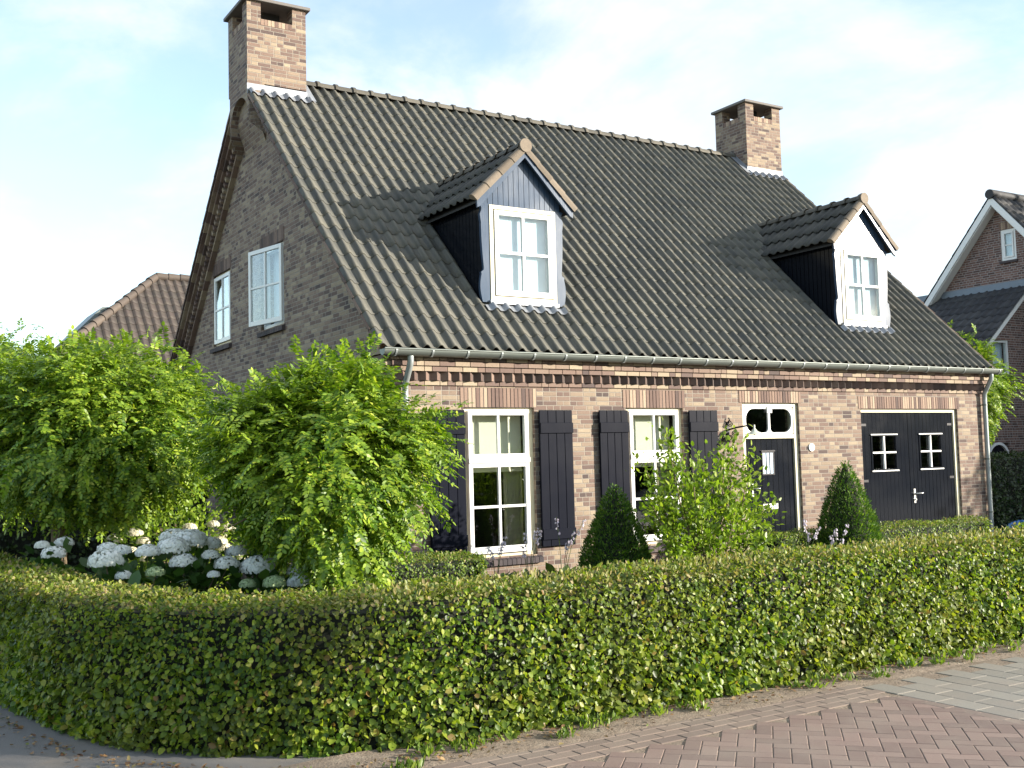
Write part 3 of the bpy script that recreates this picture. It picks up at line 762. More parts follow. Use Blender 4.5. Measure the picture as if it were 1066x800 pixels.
# ---- dormers
def dormer(x0, x1, tint):
    """x0..x1 window frame outer edges"""
    yf = .577; z0, z1 = 3.854, 5.187; xm = (x0+x1)/2+.012; hw = (x1-x0)/2+.115; za = 6.068; 
    eh = .80; ze = 5.262           # roof half span and eave level
    sl = (za-ze)/eh
    xl, xr = xm-hw, xm+hw
    def back_y(z): return YE+(z-ZE)/SL
    mb = MB(); zt = ze+.02
    for xa, xb in ((xl, xl+.05), (xr-.05, xr)):
        mb.prism([(xa, yf+.03, roof_z(yf+.03)-.12), (xa, back_y(zt)+.12, zt), (xa, yf+.03, zt)], (xb-xa, 0, 0))
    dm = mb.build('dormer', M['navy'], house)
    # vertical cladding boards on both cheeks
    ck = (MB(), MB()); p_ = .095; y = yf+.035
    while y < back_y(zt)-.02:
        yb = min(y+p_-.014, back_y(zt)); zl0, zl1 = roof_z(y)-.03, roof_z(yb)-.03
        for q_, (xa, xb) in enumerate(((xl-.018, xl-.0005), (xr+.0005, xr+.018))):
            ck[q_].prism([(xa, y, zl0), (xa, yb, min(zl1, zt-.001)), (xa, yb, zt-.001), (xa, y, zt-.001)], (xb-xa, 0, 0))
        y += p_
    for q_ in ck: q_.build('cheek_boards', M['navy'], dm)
    # gable boards
    mb = MB(); n = 15; p_ = (x1-x0+.2)/n
    def ztop(x): return za-.11-abs(x-xm)*sl
    for i in range(n):
        a = x0-.1+i*p_+.004; b = x0-.1+(i+1)*p_-.004
        for c, d_ in ((a, b),) if not (a < xm < b) else ((a, xm), (xm, b)):
            if min(ztop(c), ztop(d_)) < z1+.02: continue
            mb.prism([(c, yf-.012, z1+.012), (d_, yf-.012, z1+.012), (d_, yf-.012, ztop(d_)), (c, yf-.012, ztop(c))], (0, .02, 0))
    mb.prism([(xl, yf+.0085, z1-.02), (xr, yf+.0085, z1-.02), (xm+.02, yf+.0085, za-.12), (xm-.02, yf+.0085, za-.12)], (0, .05, 0))
    mb.box(xl-.0, xr+.0, yf-.02, yf+.008, z1+.0005, z1+.011)
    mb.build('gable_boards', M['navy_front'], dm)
    # scalloped side boards
    for sg in (-1, 1):
        inner = x0-.0015 if sg < 0 else x1+.0015
        prof = []
        nn = 46
        for i in range(nn+1):
            t = i/nn; z = z0-.03+(z1-z0+.03)*t
            if t < .30: w = .125+.035*math.sin(math.pi*min(1, t/.30)*.95)
            elif t < .33: w = .15-.055*(t-.30)/.03
            elif t < .80: w = .095+.03*(t-.33)/.47+.01*math.sin((t-.33)*6)
            elif t < .9: w = .125+.02*(t-.8)/.1
            else: w = .145-.03*math.sin((t-.9)/.1*math.pi)+.0
            prof.append((inner+sg*w, z))
        for (xa, za_), (xb, zb_) in zip(prof[:-1], prof[1:]):
            mb2 = None
        mb = MB(); vs = []
        for (xx, z) in prof: vs += [(inner, yf-.022, z), (xx, yf-.022, z), (xx, yf+.03, z), (inner, yf+.03, z)]
        fs = []
        for i in range(nn):
            for k in range(4):
                q = (4*i+k, 4*i+(k+1) % 4, 4*(i+1)+(k+1) % 4, 4*(i+1)+k); fs.append(q if sg > 0 else tuple(reversed(q)))
        fs += [(0, 1, 2, 3) if sg < 0 else (3, 2, 1, 0), tuple(4*nn+k for k in ((3, 2, 1, 0) if sg < 0 else (0, 1, 2, 3)))]
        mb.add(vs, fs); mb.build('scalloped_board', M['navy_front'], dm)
    # window
    mb = MB(); frame_rect(mb, x0, x1, z0, z1, yf-.035, yf+.07, .06, .055, .06)
    mb.build('window_frame', M['cream'], dm, .003)
    s = MB(); a, b = x0+.075, x1-.075; frame_rect(s, a, b, z0+.07, z1-.07, yf-.05, yf+.02, .065, .065, .08); c = (a+b)/2; zc = (z0+z1)/2+.01
    s.box(c-.02, c+.02, yf-.04, yf+.01, z0+.155, z1-.135); s.box(a+.065, c-.0201, yf-.039, yf+.009, zc-.02, zc+.02); s.box(c+.0201, b-.065, yf-.039, yf+.009, zc-.02, zc+.02)
    s.build('sash', M['white'], dm, .0025)
    g = MB(); g.box(a+.0655, b-.0655, yf-.02, yf-.015, z0+.1505, z1-.1355); g.build('pane', M['glass'], dm)
    cu = MB(); nf = 40; pts = [(a+.02+(b-a-.04)*i/(nf-1), yf+.055+.008*(-1)**i) for i in range(nf)]
    cu.add([(x, y, z) for z in (z0+.1, z1-.03) for x, y in pts], [(i, i+1, nf+i+1, nf+i) for i in range(nf-1)], 0, True); cu.build('curtain', M['curtain_dormer'], dm)
    # roof of the dormer
    ylen = 3.05-.46; yb = .46; rows = 3; rl = math.hypot(eh, za-ze)/rows
    L = Vector((-1, 0, -sl)).normalized()
    for sg in (-1, 1):
        ob = Vector((xm+sg*(eh+.01), yb, ze-.02)); V = Vector((-sg, 0, sl)).normalized()
        n = int(round(ylen/.2))
        tile_slope('dormer_roof', M['tile_dormer'], dm, ob, (0, 1, 0) if sg > 0 else (0, 1, 0), V, n*.2, rows+0, rl, .2, .04, 8, .028)
        # sarking board below
        mb = MB(); P = [(xm, za-.075), (xm+sg*eh*.98, ze-.06), (xm+sg*eh*.98, ze-.085), (xm, za-.115)]
        mb.prism([(x, yb+.04, z) for x, z in P], (0, ylen-.1, 0)); mb.build('soffit', M['wood_under'], dm)
        # bargeboard
        mb = MB(); P = [(xm, za-.035), (xm+sg*(eh+.0), ze-.035), (xm+sg*(eh-.005), ze-.16), (xm+sg*(eh-.06), ze-.13), (xm, za-.175)]
        mb.prism([(x, yb+.0 if sg > 0 else yb+.0005, z) for x, z in P], (0, .036, 0)); mb.build('bargeboard', M['navy_front'], dm, .003)
        # verge tiles: three rounded caps stepping up the rake
        mb = MB(); nv = 4; Lr = math.hypot(eh+.05, za-ze); st = Vector((xm+sg*(eh+.045), yb+.035, ze-.03)); V = Vector((-sg*(eh+.04), 0, za-ze)).normalized(); Nn = Vector((sg*(za-ze), 0, eh)).normalized()
        for k in range(nv):
            a_ = st+V*(k*Lr/nv*.985); b_ = st+V*((k+1)*Lr/nv*.985+.012)
            r0, r1 = .062, .052
            ra = [a_+Vector((0, -math.cos(t), 0))*r0+Nn*(math.sin(t)*r0-.0) for t in [math.pi*j/8 for j in range(9)]]
            rb = [b_+Vector((0, -math.cos(t), 0))*r1+Nn*(math.sin(t)*r1-.0) for t in [math.pi*j/8 for j in range(9)]]
            ra = [a_-Vector((0, r0, 0))-Nn*.055]+ra; rb = [b_-Vector((0, r1, 0))-Nn*.055]+rb
            mb.add(ra+rb, [(j, j+1, 11+j, 10+j) for j in range(9)], 0, False); mb.add(ra, [tuple(range(10))]); mb.add(rb, [tuple(reversed(range(10)))])
        mb.build('verge_tiles', M['verge'], dm)
    # ridge caps and round end disc
    mb = MB(); y = yb-.0
    while y < back_y(za)+.1:
        y2 = y+.34
        for (ya, ra_, y_b, rb_) in ((y, .115, y+.05, .115), (y+.05, .115, y+.053, .095), (y+.053, .095, y2, .09)):
            A = [(xm+ra_*math.cos(t), ya, za-.03+ra_*math.sin(t)) for t in [math.pi*k/10 for k in range(11)]]; B = [(xm+rb_*math.cos(t), y_b, za-.03+rb_*math.sin(t)) for t in [math.pi*k/10 for k in range(11)]]
            mb.add(A+B, [(k, k+1, 12+k, 11+k) for k in range(10)], 0, True)
        y += .32
    mb.build('ridge_caps', M['ridge'], dm)
    mb = MB(); mb.tube([(xm, yb-.035, za-.005), (xm, yb+.02, za-.005)], .098, 20, smooth=False); mb.build('ridge_end_disc', M['verge'], dm, .006)
    # lead apron below the window, dressed over the tiles
    mb = MB(); pit = (RX1-RX0)/61; n = 64; rows_ = []
    for s_ in (.035, -.02, -.10):
        row = []
        for i in range(n+1):
            xx = x0-.10+(x1-x0+.2)*i/n; ph = ((xx-RX0)/pit) % 1; h = roll(ph, .058)*.9+.026
            y = yf-.04; z = roof_z(y)-.02
            row.append((xx, y+s_*ca-sa*h, z+s_*sa+ca*h))
        rows_.append(row)
    mb.add(sum(rows_, []), [(j*(n+1)+i, j*(n+1)+i+1, (j+1)*(n+1)+i+1, (j+1)*(n+1)+i) for j in range(2) for i in range(n)], 0, True)
    mb.box(x0-.02, x1+.02, yf-.06, yf-.0, z0-.05, z0-.002)
    mb.build('lead_apron', M['lead'], dm)
dormer(1.752, 2.846, 0); dormer(8.794, 9.865, 1)

# ---- wall lamp and number plate
lamp = thing('wall_lamp', 'black wrought iron bracket lamp with scrolls on the brick between shutter and front door', 'lamp', (5.5, 0, 1.99))
mb = MB(); mb.box(5.475, 5.535, -.014, .0, 1.86, 2.14); mb.tube([(5.505, -.014, 2.13), (5.505, -.05, 2.17), (5.505, -.03, 2.2)], .012, 6); mb.build('wall_plate', M['iron'], lamp, .003)
mb = MB(); mb.tube([(5.505, -.01, 2.02), (5.56, -.12, 2.05), (5.64, -.24, 2.07), (5.72, -.34, 2.085)], .013, 8)
mb.tube([(5.50, -.01, 2.0), (5.40, -.035, 1.96), (5.30, -.045, 1.92), (5.21, -.05, 1.88)], .011, 8)
def scroll(c, r, ax, ay, tr=1.7, rad=.008, fl=1):
    pts = []
    for k in range(26):
        t = k/25; a = t*tr*2*math.pi*fl; rr = r*(1-.8*t); pts.append(Vector(c)+Vector(ax)*(rr*math.cos(a))+Vector(ay)*(rr*math.sin(a)))
    mb.tube(pts, rad, 6)
scroll((5.40, -.03, 1.88), .05, (1, 0, 0), (0, 0, 1)); scroll((5.29, -.03, 1.86), .04, (1, 0, 0), (0, 0, 1), fl=-1)
scroll((5.57, -.08, 1.96), .05, (.55, -.83, 0), (0, 0, 1)); scroll((5.505, -.05, 2.12), .05, (.3, -.95, 0), (0, 0, 1), fl=-1); scroll((5.505, -.05, 1.90), .04, (.3, -.95, 0), (0, 0, 1))
mb.build('bracket_arm', M['iron'], lamp)
mb = MB(); c = Vector((5.72, -.34, 0)); prof = [(.012, 2.085), (.014, 2.03), (.03, 2.01), (.05, 1.985), (.12, 1.955), (.145, 1.94)]; seg = 20; vs = []
for r_, z in prof:
    for k in range(seg): a = 2*math.pi*k/seg; vs.append((c.x+r_*math.cos(a), c.y+r_*math.sin(a), z))
mb.add(vs, [(j*seg+k, j*seg+(k+1) % seg, (j+1)*seg+(k+1) % seg, (j+1)*seg+k) for j in range(len(prof)-1) for k in range(seg)], 0, True)
mb.tube([(c.x, c.y, 1.985), (c.x, c.y, 1.96), (c.x, c.y, 1.93)], [.02, .03, .01], 10)
mb.build('lamp_shade', M['shade'], lamp)
mb = MB(); mb.tube([(7.27, -.02, 1.73), (7.27, 0.0, 1.73)], .062, 24, smooth=False)
tag(mb.build('number_plate', M['enamel'], None, .003), 'round white enamel plate on the brick wall right of the front door', 'plate')

# ------------------------------------------------------------------ GROUND
g = NT('garden_soil'); oc = g.obj(); n = g.noise(oc, 7, 6, .7)
M['soil'] = g.out(g.bsdf(base=g.ramp(n, [(.3, (.028, .022, .015)), (.6, (.06, .045, .03)), (.8, (.10, .08, .05))]), rough=.95, normal=g.bump(g.noise(oc, 30, 5, .7), .8, .03)))
g = NT('sandy_dirt'); oc = g.obj(); n = g.noise(oc, 9, 6, .7); n2 = g.noise(oc, 60, 4, .7)
bc = g.ramp(n, [(.3, (.14, .105, .075)), (.55, (.23, .18, .135)), (.75, (.30, .25, .19))]); bc = g.mix(g.n('ShaderNodeMapRange', {0: n2, 1: .55, 2: .7, 3: 0.0, 4: .8}).outputs[0], bc, (.07, .05, .035))
M['dirt'] = g.out(g.bsdf(base=bc, rough=.95, normal=g.bump(g.math('ADD', n, n2), .6, .02)))
g = NT('asphalt'); oc = g.obj(); n = g.noise(oc, 3, 5, .6); n2 = g.noise(oc, 160, 3, .7)
bc = g.mix(n2, g.mix(n, (.17, .165, .16), (.27, .255, .24)), (.12, .115, .11))
n4 = g.n('ShaderNodeMapRange', {0: g.noise(oc, 1.3, 6, .7), 1: .5, 2: .68, 3: 0.0, 4: .6}).outputs[0]; bc = g.mix(n4, bc, (.24, .20, .155))
M['asphalt'] = g.out(g.bsdf(base=bc, rough=.9, normal=g.bump(g.math('ADD', n2, g.math('MULTIPLY', n, .6)), .8, .012)))
def paver(name, stops):
    g = NT(name); oc = g.obj(); rnd = g.n('ShaderNodeNewGeometry').outputs['Random Per Island']
    bc = g.ramp(rnd, stops); n = g.noise(oc, 2.2, 5, .6); n2 = g.noise(oc, 150, 3, .7)
    bc = g.mix(g.n('ShaderNodeMapRange', {0: n, 1: .4, 2: .7, 3: 0.0, 4: .55}).outputs[0], bc, (.27, .225, .18))
    bc = g.mix(g.math('MULTIPLY', n2, .55), bc, g.mix(1, bc, (.45, .42, .42), 'MULTIPLY'))
    return g.out(g.bsdf(base=bc, rough=.85, normal=g.bump(n2, .6, .003)))
M['clinker'] = paver('clinker_paver', [(0, (.165, .115, .097)), (.5, (.215, .150, .124)), (1, (.265, .188, .155))])
M['clinker_edge'] = paver('sandy_clinker', [(0, (.185, .14, .115)), (1, (.255, .195, .155))])
M['flag'] = paver('grey_paver', [(0, (.215, .202, .172)), (.5, (.24, .226, .193)), (1, (.27, .253, .215))])

mb = MB(); mb.box(-400, 400, -400, 400, -.5, -.06); tag(mb.build('ground', plain('far_ground', (.10, .11, .05), .95, nz=.5)), kind='structure')
mb = MB(); SP = [(-4.85, 3), (-4.75, 1.6), (-4.62, .2), (-4.5, -1.2), (-4.4, -2.6), (-4.3, -3.6), (-4.15, -4.45), (-3.85, -5.2), (-3.45, -5.75), (-2.9, -6.05), (-2.2, -6.2), (60, -6.2), (60, 40), (-30, 40), (-30, 7)]; mb.add([(x, y, .004) for x, y in SP], [tuple(range(len(SP)))]); tag(mb.build('garden_soil', M['soil']), kind='structure')
mb = MB(); mb.add([(-60, -60, -.006), (60, -60, -.006), (60, -5.2, -.006), (-3.5, -5.2, -.006), (-3.5, 60, -.006), (-60, 60, -.006)], [(0, 1, 2, 3, 4, 5)]); tag(mb.build('pavement', M['asphalt']), kind='structure')
# dirt strip: uneven sheet along the hedge
mb = MB(); nx = 160; ny = 8; vs = []
for j in range(ny+1):
    for i in range(nx+1):
        x = -4.2+i*18/nx; wv = .10*math.sin(x*1.3)+.05*math.sin(x*4.1+1)
        y = -6.2+(-6.74+wv*.4+6.2)*j/ny; y0 = y
        z = .016*(1-j/ny)**1.0+.006*math.sin(x*7+j*2)*(1-j/ny)+ .004 - (.012 if j == ny else 0)
        vs.append((x, y, z))
mb.add(vs, [(j*(nx+1)+i, (j+1)*(nx+1)+i, (j+1)*(nx+1)+i+1, j*(nx+1)+i+1) for j in range(ny) for i in range(nx)], 0, True)
tag(mb.build('verge_dirt', M['dirt']), kind='structure')
# clinker road in herringbone, grey driveway strip
XS = .38
def paved(x, y): return -3.6 < x < XS and -13.5 < y < -7.0
mb = MB(); Wb = .1; c45 = math.cos(R(45)); o = Vector((-.2, -7.15, 0))
def pbrick(mb, cx, cy, hx, hy, ang, j=.0022):
    z = RNG.uniform(-.0008, .0008); t1, t2 = RNG.uniform(-.004, .004, 2)
    a = Vector((math.cos(ang), math.sin(ang), 0)); b = Vector((-math.sin(ang), math.cos(ang), 0)); vs = []
    for k, (s_, zz) in enumerate(((1, -.012), (1, 0.0), (1-.006/hx, .002))):
        for i, jn in ((-1, -1), (1, -1), (1, 1), (-1, 1)):
            p_ = Vector((cx, cy, 0))+a*(i*((hx-j)-(.004 if k == 2 else 0)))+b*(jn*((hy-j)-(.004 if k == 2 else 0)))
            vs.append((p_.x, p_.y, zz+z+t1*i*hx+t2*jn*hy))
    fs = [(8, 9, 10, 11)]
    for k in range(2):
        for i in range(4): fs.append((k*4+i, k*4+(i+1) % 4, (k+1)*4+(i+1) % 4, (k+1)*4+i))
    mb.add(vs, fs)
for i in range(-130, 130):
    for j in range(-130, 130):
        k = (i-j) % 4
        if k == 0: cx, cy, an = (i+1)*Wb, (j+.5)*Wb, 0
        elif k == 3: cx, cy, an = (i+.5)*Wb, (j+1)*Wb, math.pi/2
        else: continue
        X = o.x+(cx-cy)*c45; Y = o.y+(cx+cy)*c45
        if paved(X, Y) and X < XS-.06 and Y < -7.10: pbrick(mb, X, Y, .1, .05, an+R(45))
tag(mb.build('road', M['clinker']), kind='structure')
mb = MB()
for r_ in range(4):
    x = -3.6+(r_ % 2)*.1
    while x < XS-.12: pbrick(mb, x+.1, -6.70-r_*.1, .1, .05, 0); x += .2
y = -7.1
while y > -13.5: pbrick(mb, XS-.052, y-.1, .1, .05, math.pi/2); y -= .2
tag(mb.build('road_edge', M['clinker_edge']), kind='structure')
mb = MB()
for i in range(0, 56):
    y = -6.75-(i % 2)*.15-.0
    while y > -13.5: pbrick(mb, XS+.1+i*.2, y-.15, .15, .1, math.pi/2, .0025); y -= .3
tag(mb.build('driveway', M['flag']), kind='structure')
mb = MB(); mb.add([(-3.65, -13.5, -.003), (11.6, -13.5, -.003), (11.6, -6.5, -.003), (-3.65, -6.5, -.003)], [(0, 1, 2, 3)]); tag(mb.build('paving_sand', M['dirt']), kind='structure')
# garden path to the door
mb = MB(); mb.box(5.9, 7.0, -5.8, -.36, .0, .03); mb.box(7.6, 11.6, -5.8, -.02, .0, .025); tag(mb.build('garden_path', M['flag']), kind='structure')

# fallen leaves and litter on the dirt strip
n = 1100; x = RNG.uniform(-3.6, 6, n); y = -6.42-np.abs(RNG.normal(0, .13, n)); cur = np.array([(-3.6, -6.2), (-4.1, -5.75), (-4.55, -5.0), (-4.75, -4.0), (-4.9, -2.8)]); q = RNG.uniform(0, 3.999, 260); qi = q.astype(int); qf = (q-qi)[:, None]
x[:260] = (cur[qi]*(1-qf)+cur[qi+1]*qf)[:, 0]-np.abs(RNG.normal(0, .10, 260)); y[:260] = (cur[qi]*(1-qf)+cur[qi+1]*qf)[:, 1]-np.abs(RNG.normal(0, .08, 260))
P = np.stack([x, y, np.full(n, .022)], 1); P[:260, 2] = .004
Dd = unit(np.stack([RNG.normal(size=n), RNG.normal(size=n), RNG.normal(0, .25, n)], 1)); Nn = unit(np.stack([RNG.normal(0, .4, n), RNG.normal(0, .4, n), np.ones(n)], 1))
V = leaves(P, Dd, Nn, RNG.uniform(.015, .045, n), RNG.uniform(.01, .028, n), .3)
litter = leaf_mat('dry_leaf', [(0, (.10, .05, .025)), (.4, (.20, .11, .05)), (.8, (.28, .19, .09)), (1, (.10, .14, .03))], .7, .1)
tag(np_mesh('leaf_litter', V, 6, [litter], None, LF), kind='stuff')

# ------------------------------------------------------------------ HEDGES
hl = leaf_mat('ivy_leaf', [(0, (.028, .06, .013)), (.25, (.07, .135, .018)), (.55, (.15, .225, .020)), (.85, (.25, .31, .03)), (.95, (.31, .33, .06)), (1, (.22, .13, .05))], .42, .40, .34, patch=(1.6, (.14, .13, .035), .4))
ht = leaf_mat('sunlit_clipped_leaf', [(0, (.07, .10, .02)), (.3, (.15, .18, .035)), (.6, (.24, .24, .07)), (.85, (.26, .20, .09)), (1, (.34, .30, .13))], .5, .3, .4)  # dry clipped tops, with glancing sunlight put into the lighter yellow-brown
hcore = plain('hedge_shadow_twigs', (.012, .016, .008), .95, nz=25, var=.6, bump=.5)  # solid core; the shade among the twigs is put into its near-black colour
def resample(path, step):
    P = [Vector((*p, 0)) for p in path]
    # Catmull-Rom
    out = []
    for i in range(len(P)-1):
        p0, p1, p2, p3 = P[max(i-1, 0)], P[i], P[i+1], P[min(i+2, len(P)-1)]; k = max(2, int((p2-p1).length/step))
        for j in range(k):
            t = j/k; out.append(.5*((2*p1)+(-p0+p2)*t+(2*p0-5*p1+4*p2-p3)*t*t+(-p0+3*p1-3*p2+p3)*t**3))
    out.append(P[-1]); return out
def hedge(name, label, path, width, h, nleaf, size, mats, core, root, hfun=None, ends=True, brown=.7, group=None, bulge=.03, cat='hedge'):
    t = thing(name, label, cat, root, group); pts = resample(path, .1); n = len(pts); hw = width/2
    tang = [(pts[min(i+1, n-1)]-pts[max(i-1, 0)]).normalized() for i in range(n)]; nor = [Vector((-a.y, a.x, 0)) for a in tang]
    pa = np.array(pts); na = np.array(nor); ta = np.array(tang)
    # core
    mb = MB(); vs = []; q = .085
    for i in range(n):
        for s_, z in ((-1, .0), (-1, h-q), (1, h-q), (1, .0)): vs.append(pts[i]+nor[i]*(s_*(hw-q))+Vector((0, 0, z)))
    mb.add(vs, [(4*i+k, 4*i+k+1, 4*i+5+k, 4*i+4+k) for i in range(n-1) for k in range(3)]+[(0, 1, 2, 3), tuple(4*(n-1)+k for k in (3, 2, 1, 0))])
    mb.build('shaded_twig_core', core, t)
    # leaves
    perim = 2*h+width; u = RNG.uniform(0, 1, nleaf); sidx = RNG.uniform(0, n-1, nleaf); i0 = sidx.astype(int); f = (sidx-i0)[:, None]; i1 = np.minimum(i0+1, n-1)
    c = pa[i0]*(1-f)+pa[i1]*f; nn = unit(na[i0]*(1-f)+na[i1]*f); tt = unit(ta[i0]*(1-f)+ta[i1]*f)
    d = u*perim; side = np.where(d < h, -1.0, np.where(d < h+width, 0.0, 1.0))
    z = np.where(d < h, d, np.where(d < h+width, h, perim-d)); off = np.where(side == 0, d-h-hw, side*hw)
    wob = .02*np.sin(sidx*.37+z*5)+.02*np.sin(sidx*.9+z*11+2)*np.sin(z*7-sidx*.5)-.05*np.clip(np.sin(sidx*1.3+np.sin(z*9)*2)*np.sin(z*13+sidx*.8)-.35, 0, 1)
    depth = -np.abs(RNG.normal(0, .035, nleaf))+bulge*RNG.uniform(0, 1, nleaf)+wob
    outn = nn*side[:, None]+np.array([0, 0, 1.0])*(side == 0)[:, None]
    # rounded shoulders
    near = np.clip((z-(h-.06))/.06, 0, 1)*(side != 0); outn = unit(outn+np.array([0, 0, 1.])*near[:, None]*.6)
    P = c+nn*off[:, None]+np.array([0, 0, 1.])*z[:, None]+outn*depth[:, None]
    P[:, 2] = np.maximum(P[:, 2], .01)
    if hfun is not None: P[:, 2] += hfun(P)*(P[:, 2]/h)
    if ends:
        e = RNG.random(nleaf) < (width/(width+len(pts)*.1))*1.0
        es = RNG.integers(0, 2, nleaf); ep = np.where(es[:, None] == 0, pa[0], pa[-1]); en = np.where(es[:, None] == 0, -ta[0], ta[-1]); enn = np.where(es[:, None] == 0, na[0], na[-1])
        P2 = ep+enn*RNG.uniform(-hw, hw, nleaf)[:, None]+en*(bulge*RNG.uniform(-1, 1, nleaf))[:, None]; P2[:, 2] = RNG.uniform(0, h, nleaf)
        P = np.where(e[:, None], P2, P); outn = np.where(e[:, None], en, outn); side = np.where(e, 2, side)
    top = (side == 0)
    dr = RNG.normal(size=(nleaf, 3)); Dd = unit(dr*.75+np.array([0, 0, -1.])*(~top)[:, None]*.45+outn*.35)
    N2 = unit(outn*1.25+RNG.normal(size=(nleaf, 3))*.5+np.array([0, 0, .35]))
    L = RNG.uniform(.55, 1.3, nleaf)*size*(1.2-.45*np.clip(z/h, 0, 1)); V = leaves(P, Dd, N2, L, L*RNG.uniform(.6, .85, nleaf), .3)
    mi = ((top | ((z > h-.05) & (side != 2))) & (RNG.random(nleaf) < brown)).astype(int)
    np_mesh('foliage', V, 6, mats, t, LF, mi)
    return t
def hf(P): return .012*np.sin(P[:, 0]*2.1)+.010*np.sin(P[:, 0]*5.3+1)-.006*np.clip(P[:, 0], 0, 9)
main_path = [(6.5, -6.06), (4, -6.06), (2, -6.07), (.4, -6.1), (-1.0, -6.12), (-2.2, -6.10), (-2.95, -5.98), (-3.55, -5.62), (-4.0, -5.10), (-4.28, -4.45), (-4.42, -3.6), (-4.55, -2.6), (-4.72, -1.2), (-4.85, .2), (-5.0, 1.6), (-5.1, 3)]
hd = hedge('garden_hedge', 'long low clipped hedge with glossy ivy leaves curving round the garden along the road', main_path, .56, .875, 175000, .039, [hl, ht], hcore, (0, -6.1, 0), hf, brown=.5)
# extra upright shoots on top
n = 3200; sx = RNG.uniform(-3, 6, n); P = np.stack([sx, RNG.uniform(-6.36, -5.82, n), np.full(n, .875)+RNG.uniform(-.01, .035, n)], 1)
Dd = unit(np.stack([RNG.normal(0, .5, n), RNG.normal(0, .5, n), np.ones(n)], 1)); N2 = unit(RNG.normal(size=(n, 3))+np.array([.4, -.5, .3]))
np_mesh('shoot_tips', leaves(P, Dd, N2, RNG.uniform(.02, .045, n), RNG.uniform(.01, .022, n)), 6, [ht], hd, LF)

bl = leaf_mat('box_leaf', [(0, (.035, .07, .014)), (.4, (.10, .165, .024)), (.8, (.175, .25, .035)), (1, (.27, .32, .06))], .45, .36, .4)
hedge('box_hedge', 'short clipped box hedge below the left front window, behind the round tree', [(-1.9, -1.45), (-.8, -1.45), (.22, -1.42)], .62, .63, 13000, .034, [bl, ht], hcore, (-.8, -1.45, 0), brown=.35)
hedge('box_hedge', 'low clipped box hedge beside the cone in front of the garage doors', [(6.75, -1.15), (8.2, -1.1), (9.85, -1.05)], .5, .52, 13000, .032, [bl, ht], hcore, (8.2, -1.1, 0), brown=.35)
hedge('box_hedge', 'low clipped box hedge in front of the black front door, left of the cone', [(5.05, -1.2), (5.5, -1.2), (6.0, -1.2)], .5, .56, 6500, .032, [bl, ht], hcore, (5.5, -1.2, 0), brown=.35)
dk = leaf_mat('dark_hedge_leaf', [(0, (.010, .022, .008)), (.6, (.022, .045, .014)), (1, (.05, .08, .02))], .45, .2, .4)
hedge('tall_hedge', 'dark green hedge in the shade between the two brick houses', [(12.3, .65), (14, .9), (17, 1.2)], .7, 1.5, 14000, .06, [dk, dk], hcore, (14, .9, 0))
hedge('tall_hedge', 'tall dark hedge at the back of the garden behind the left trees', [(-11, 7.5), (-7, 7.0), (-3.5, 6.6), (-.6, 6.5)], 1.0, 2.1, 22000, .07, [dk, dk], hcore, (-5, 7, 0))

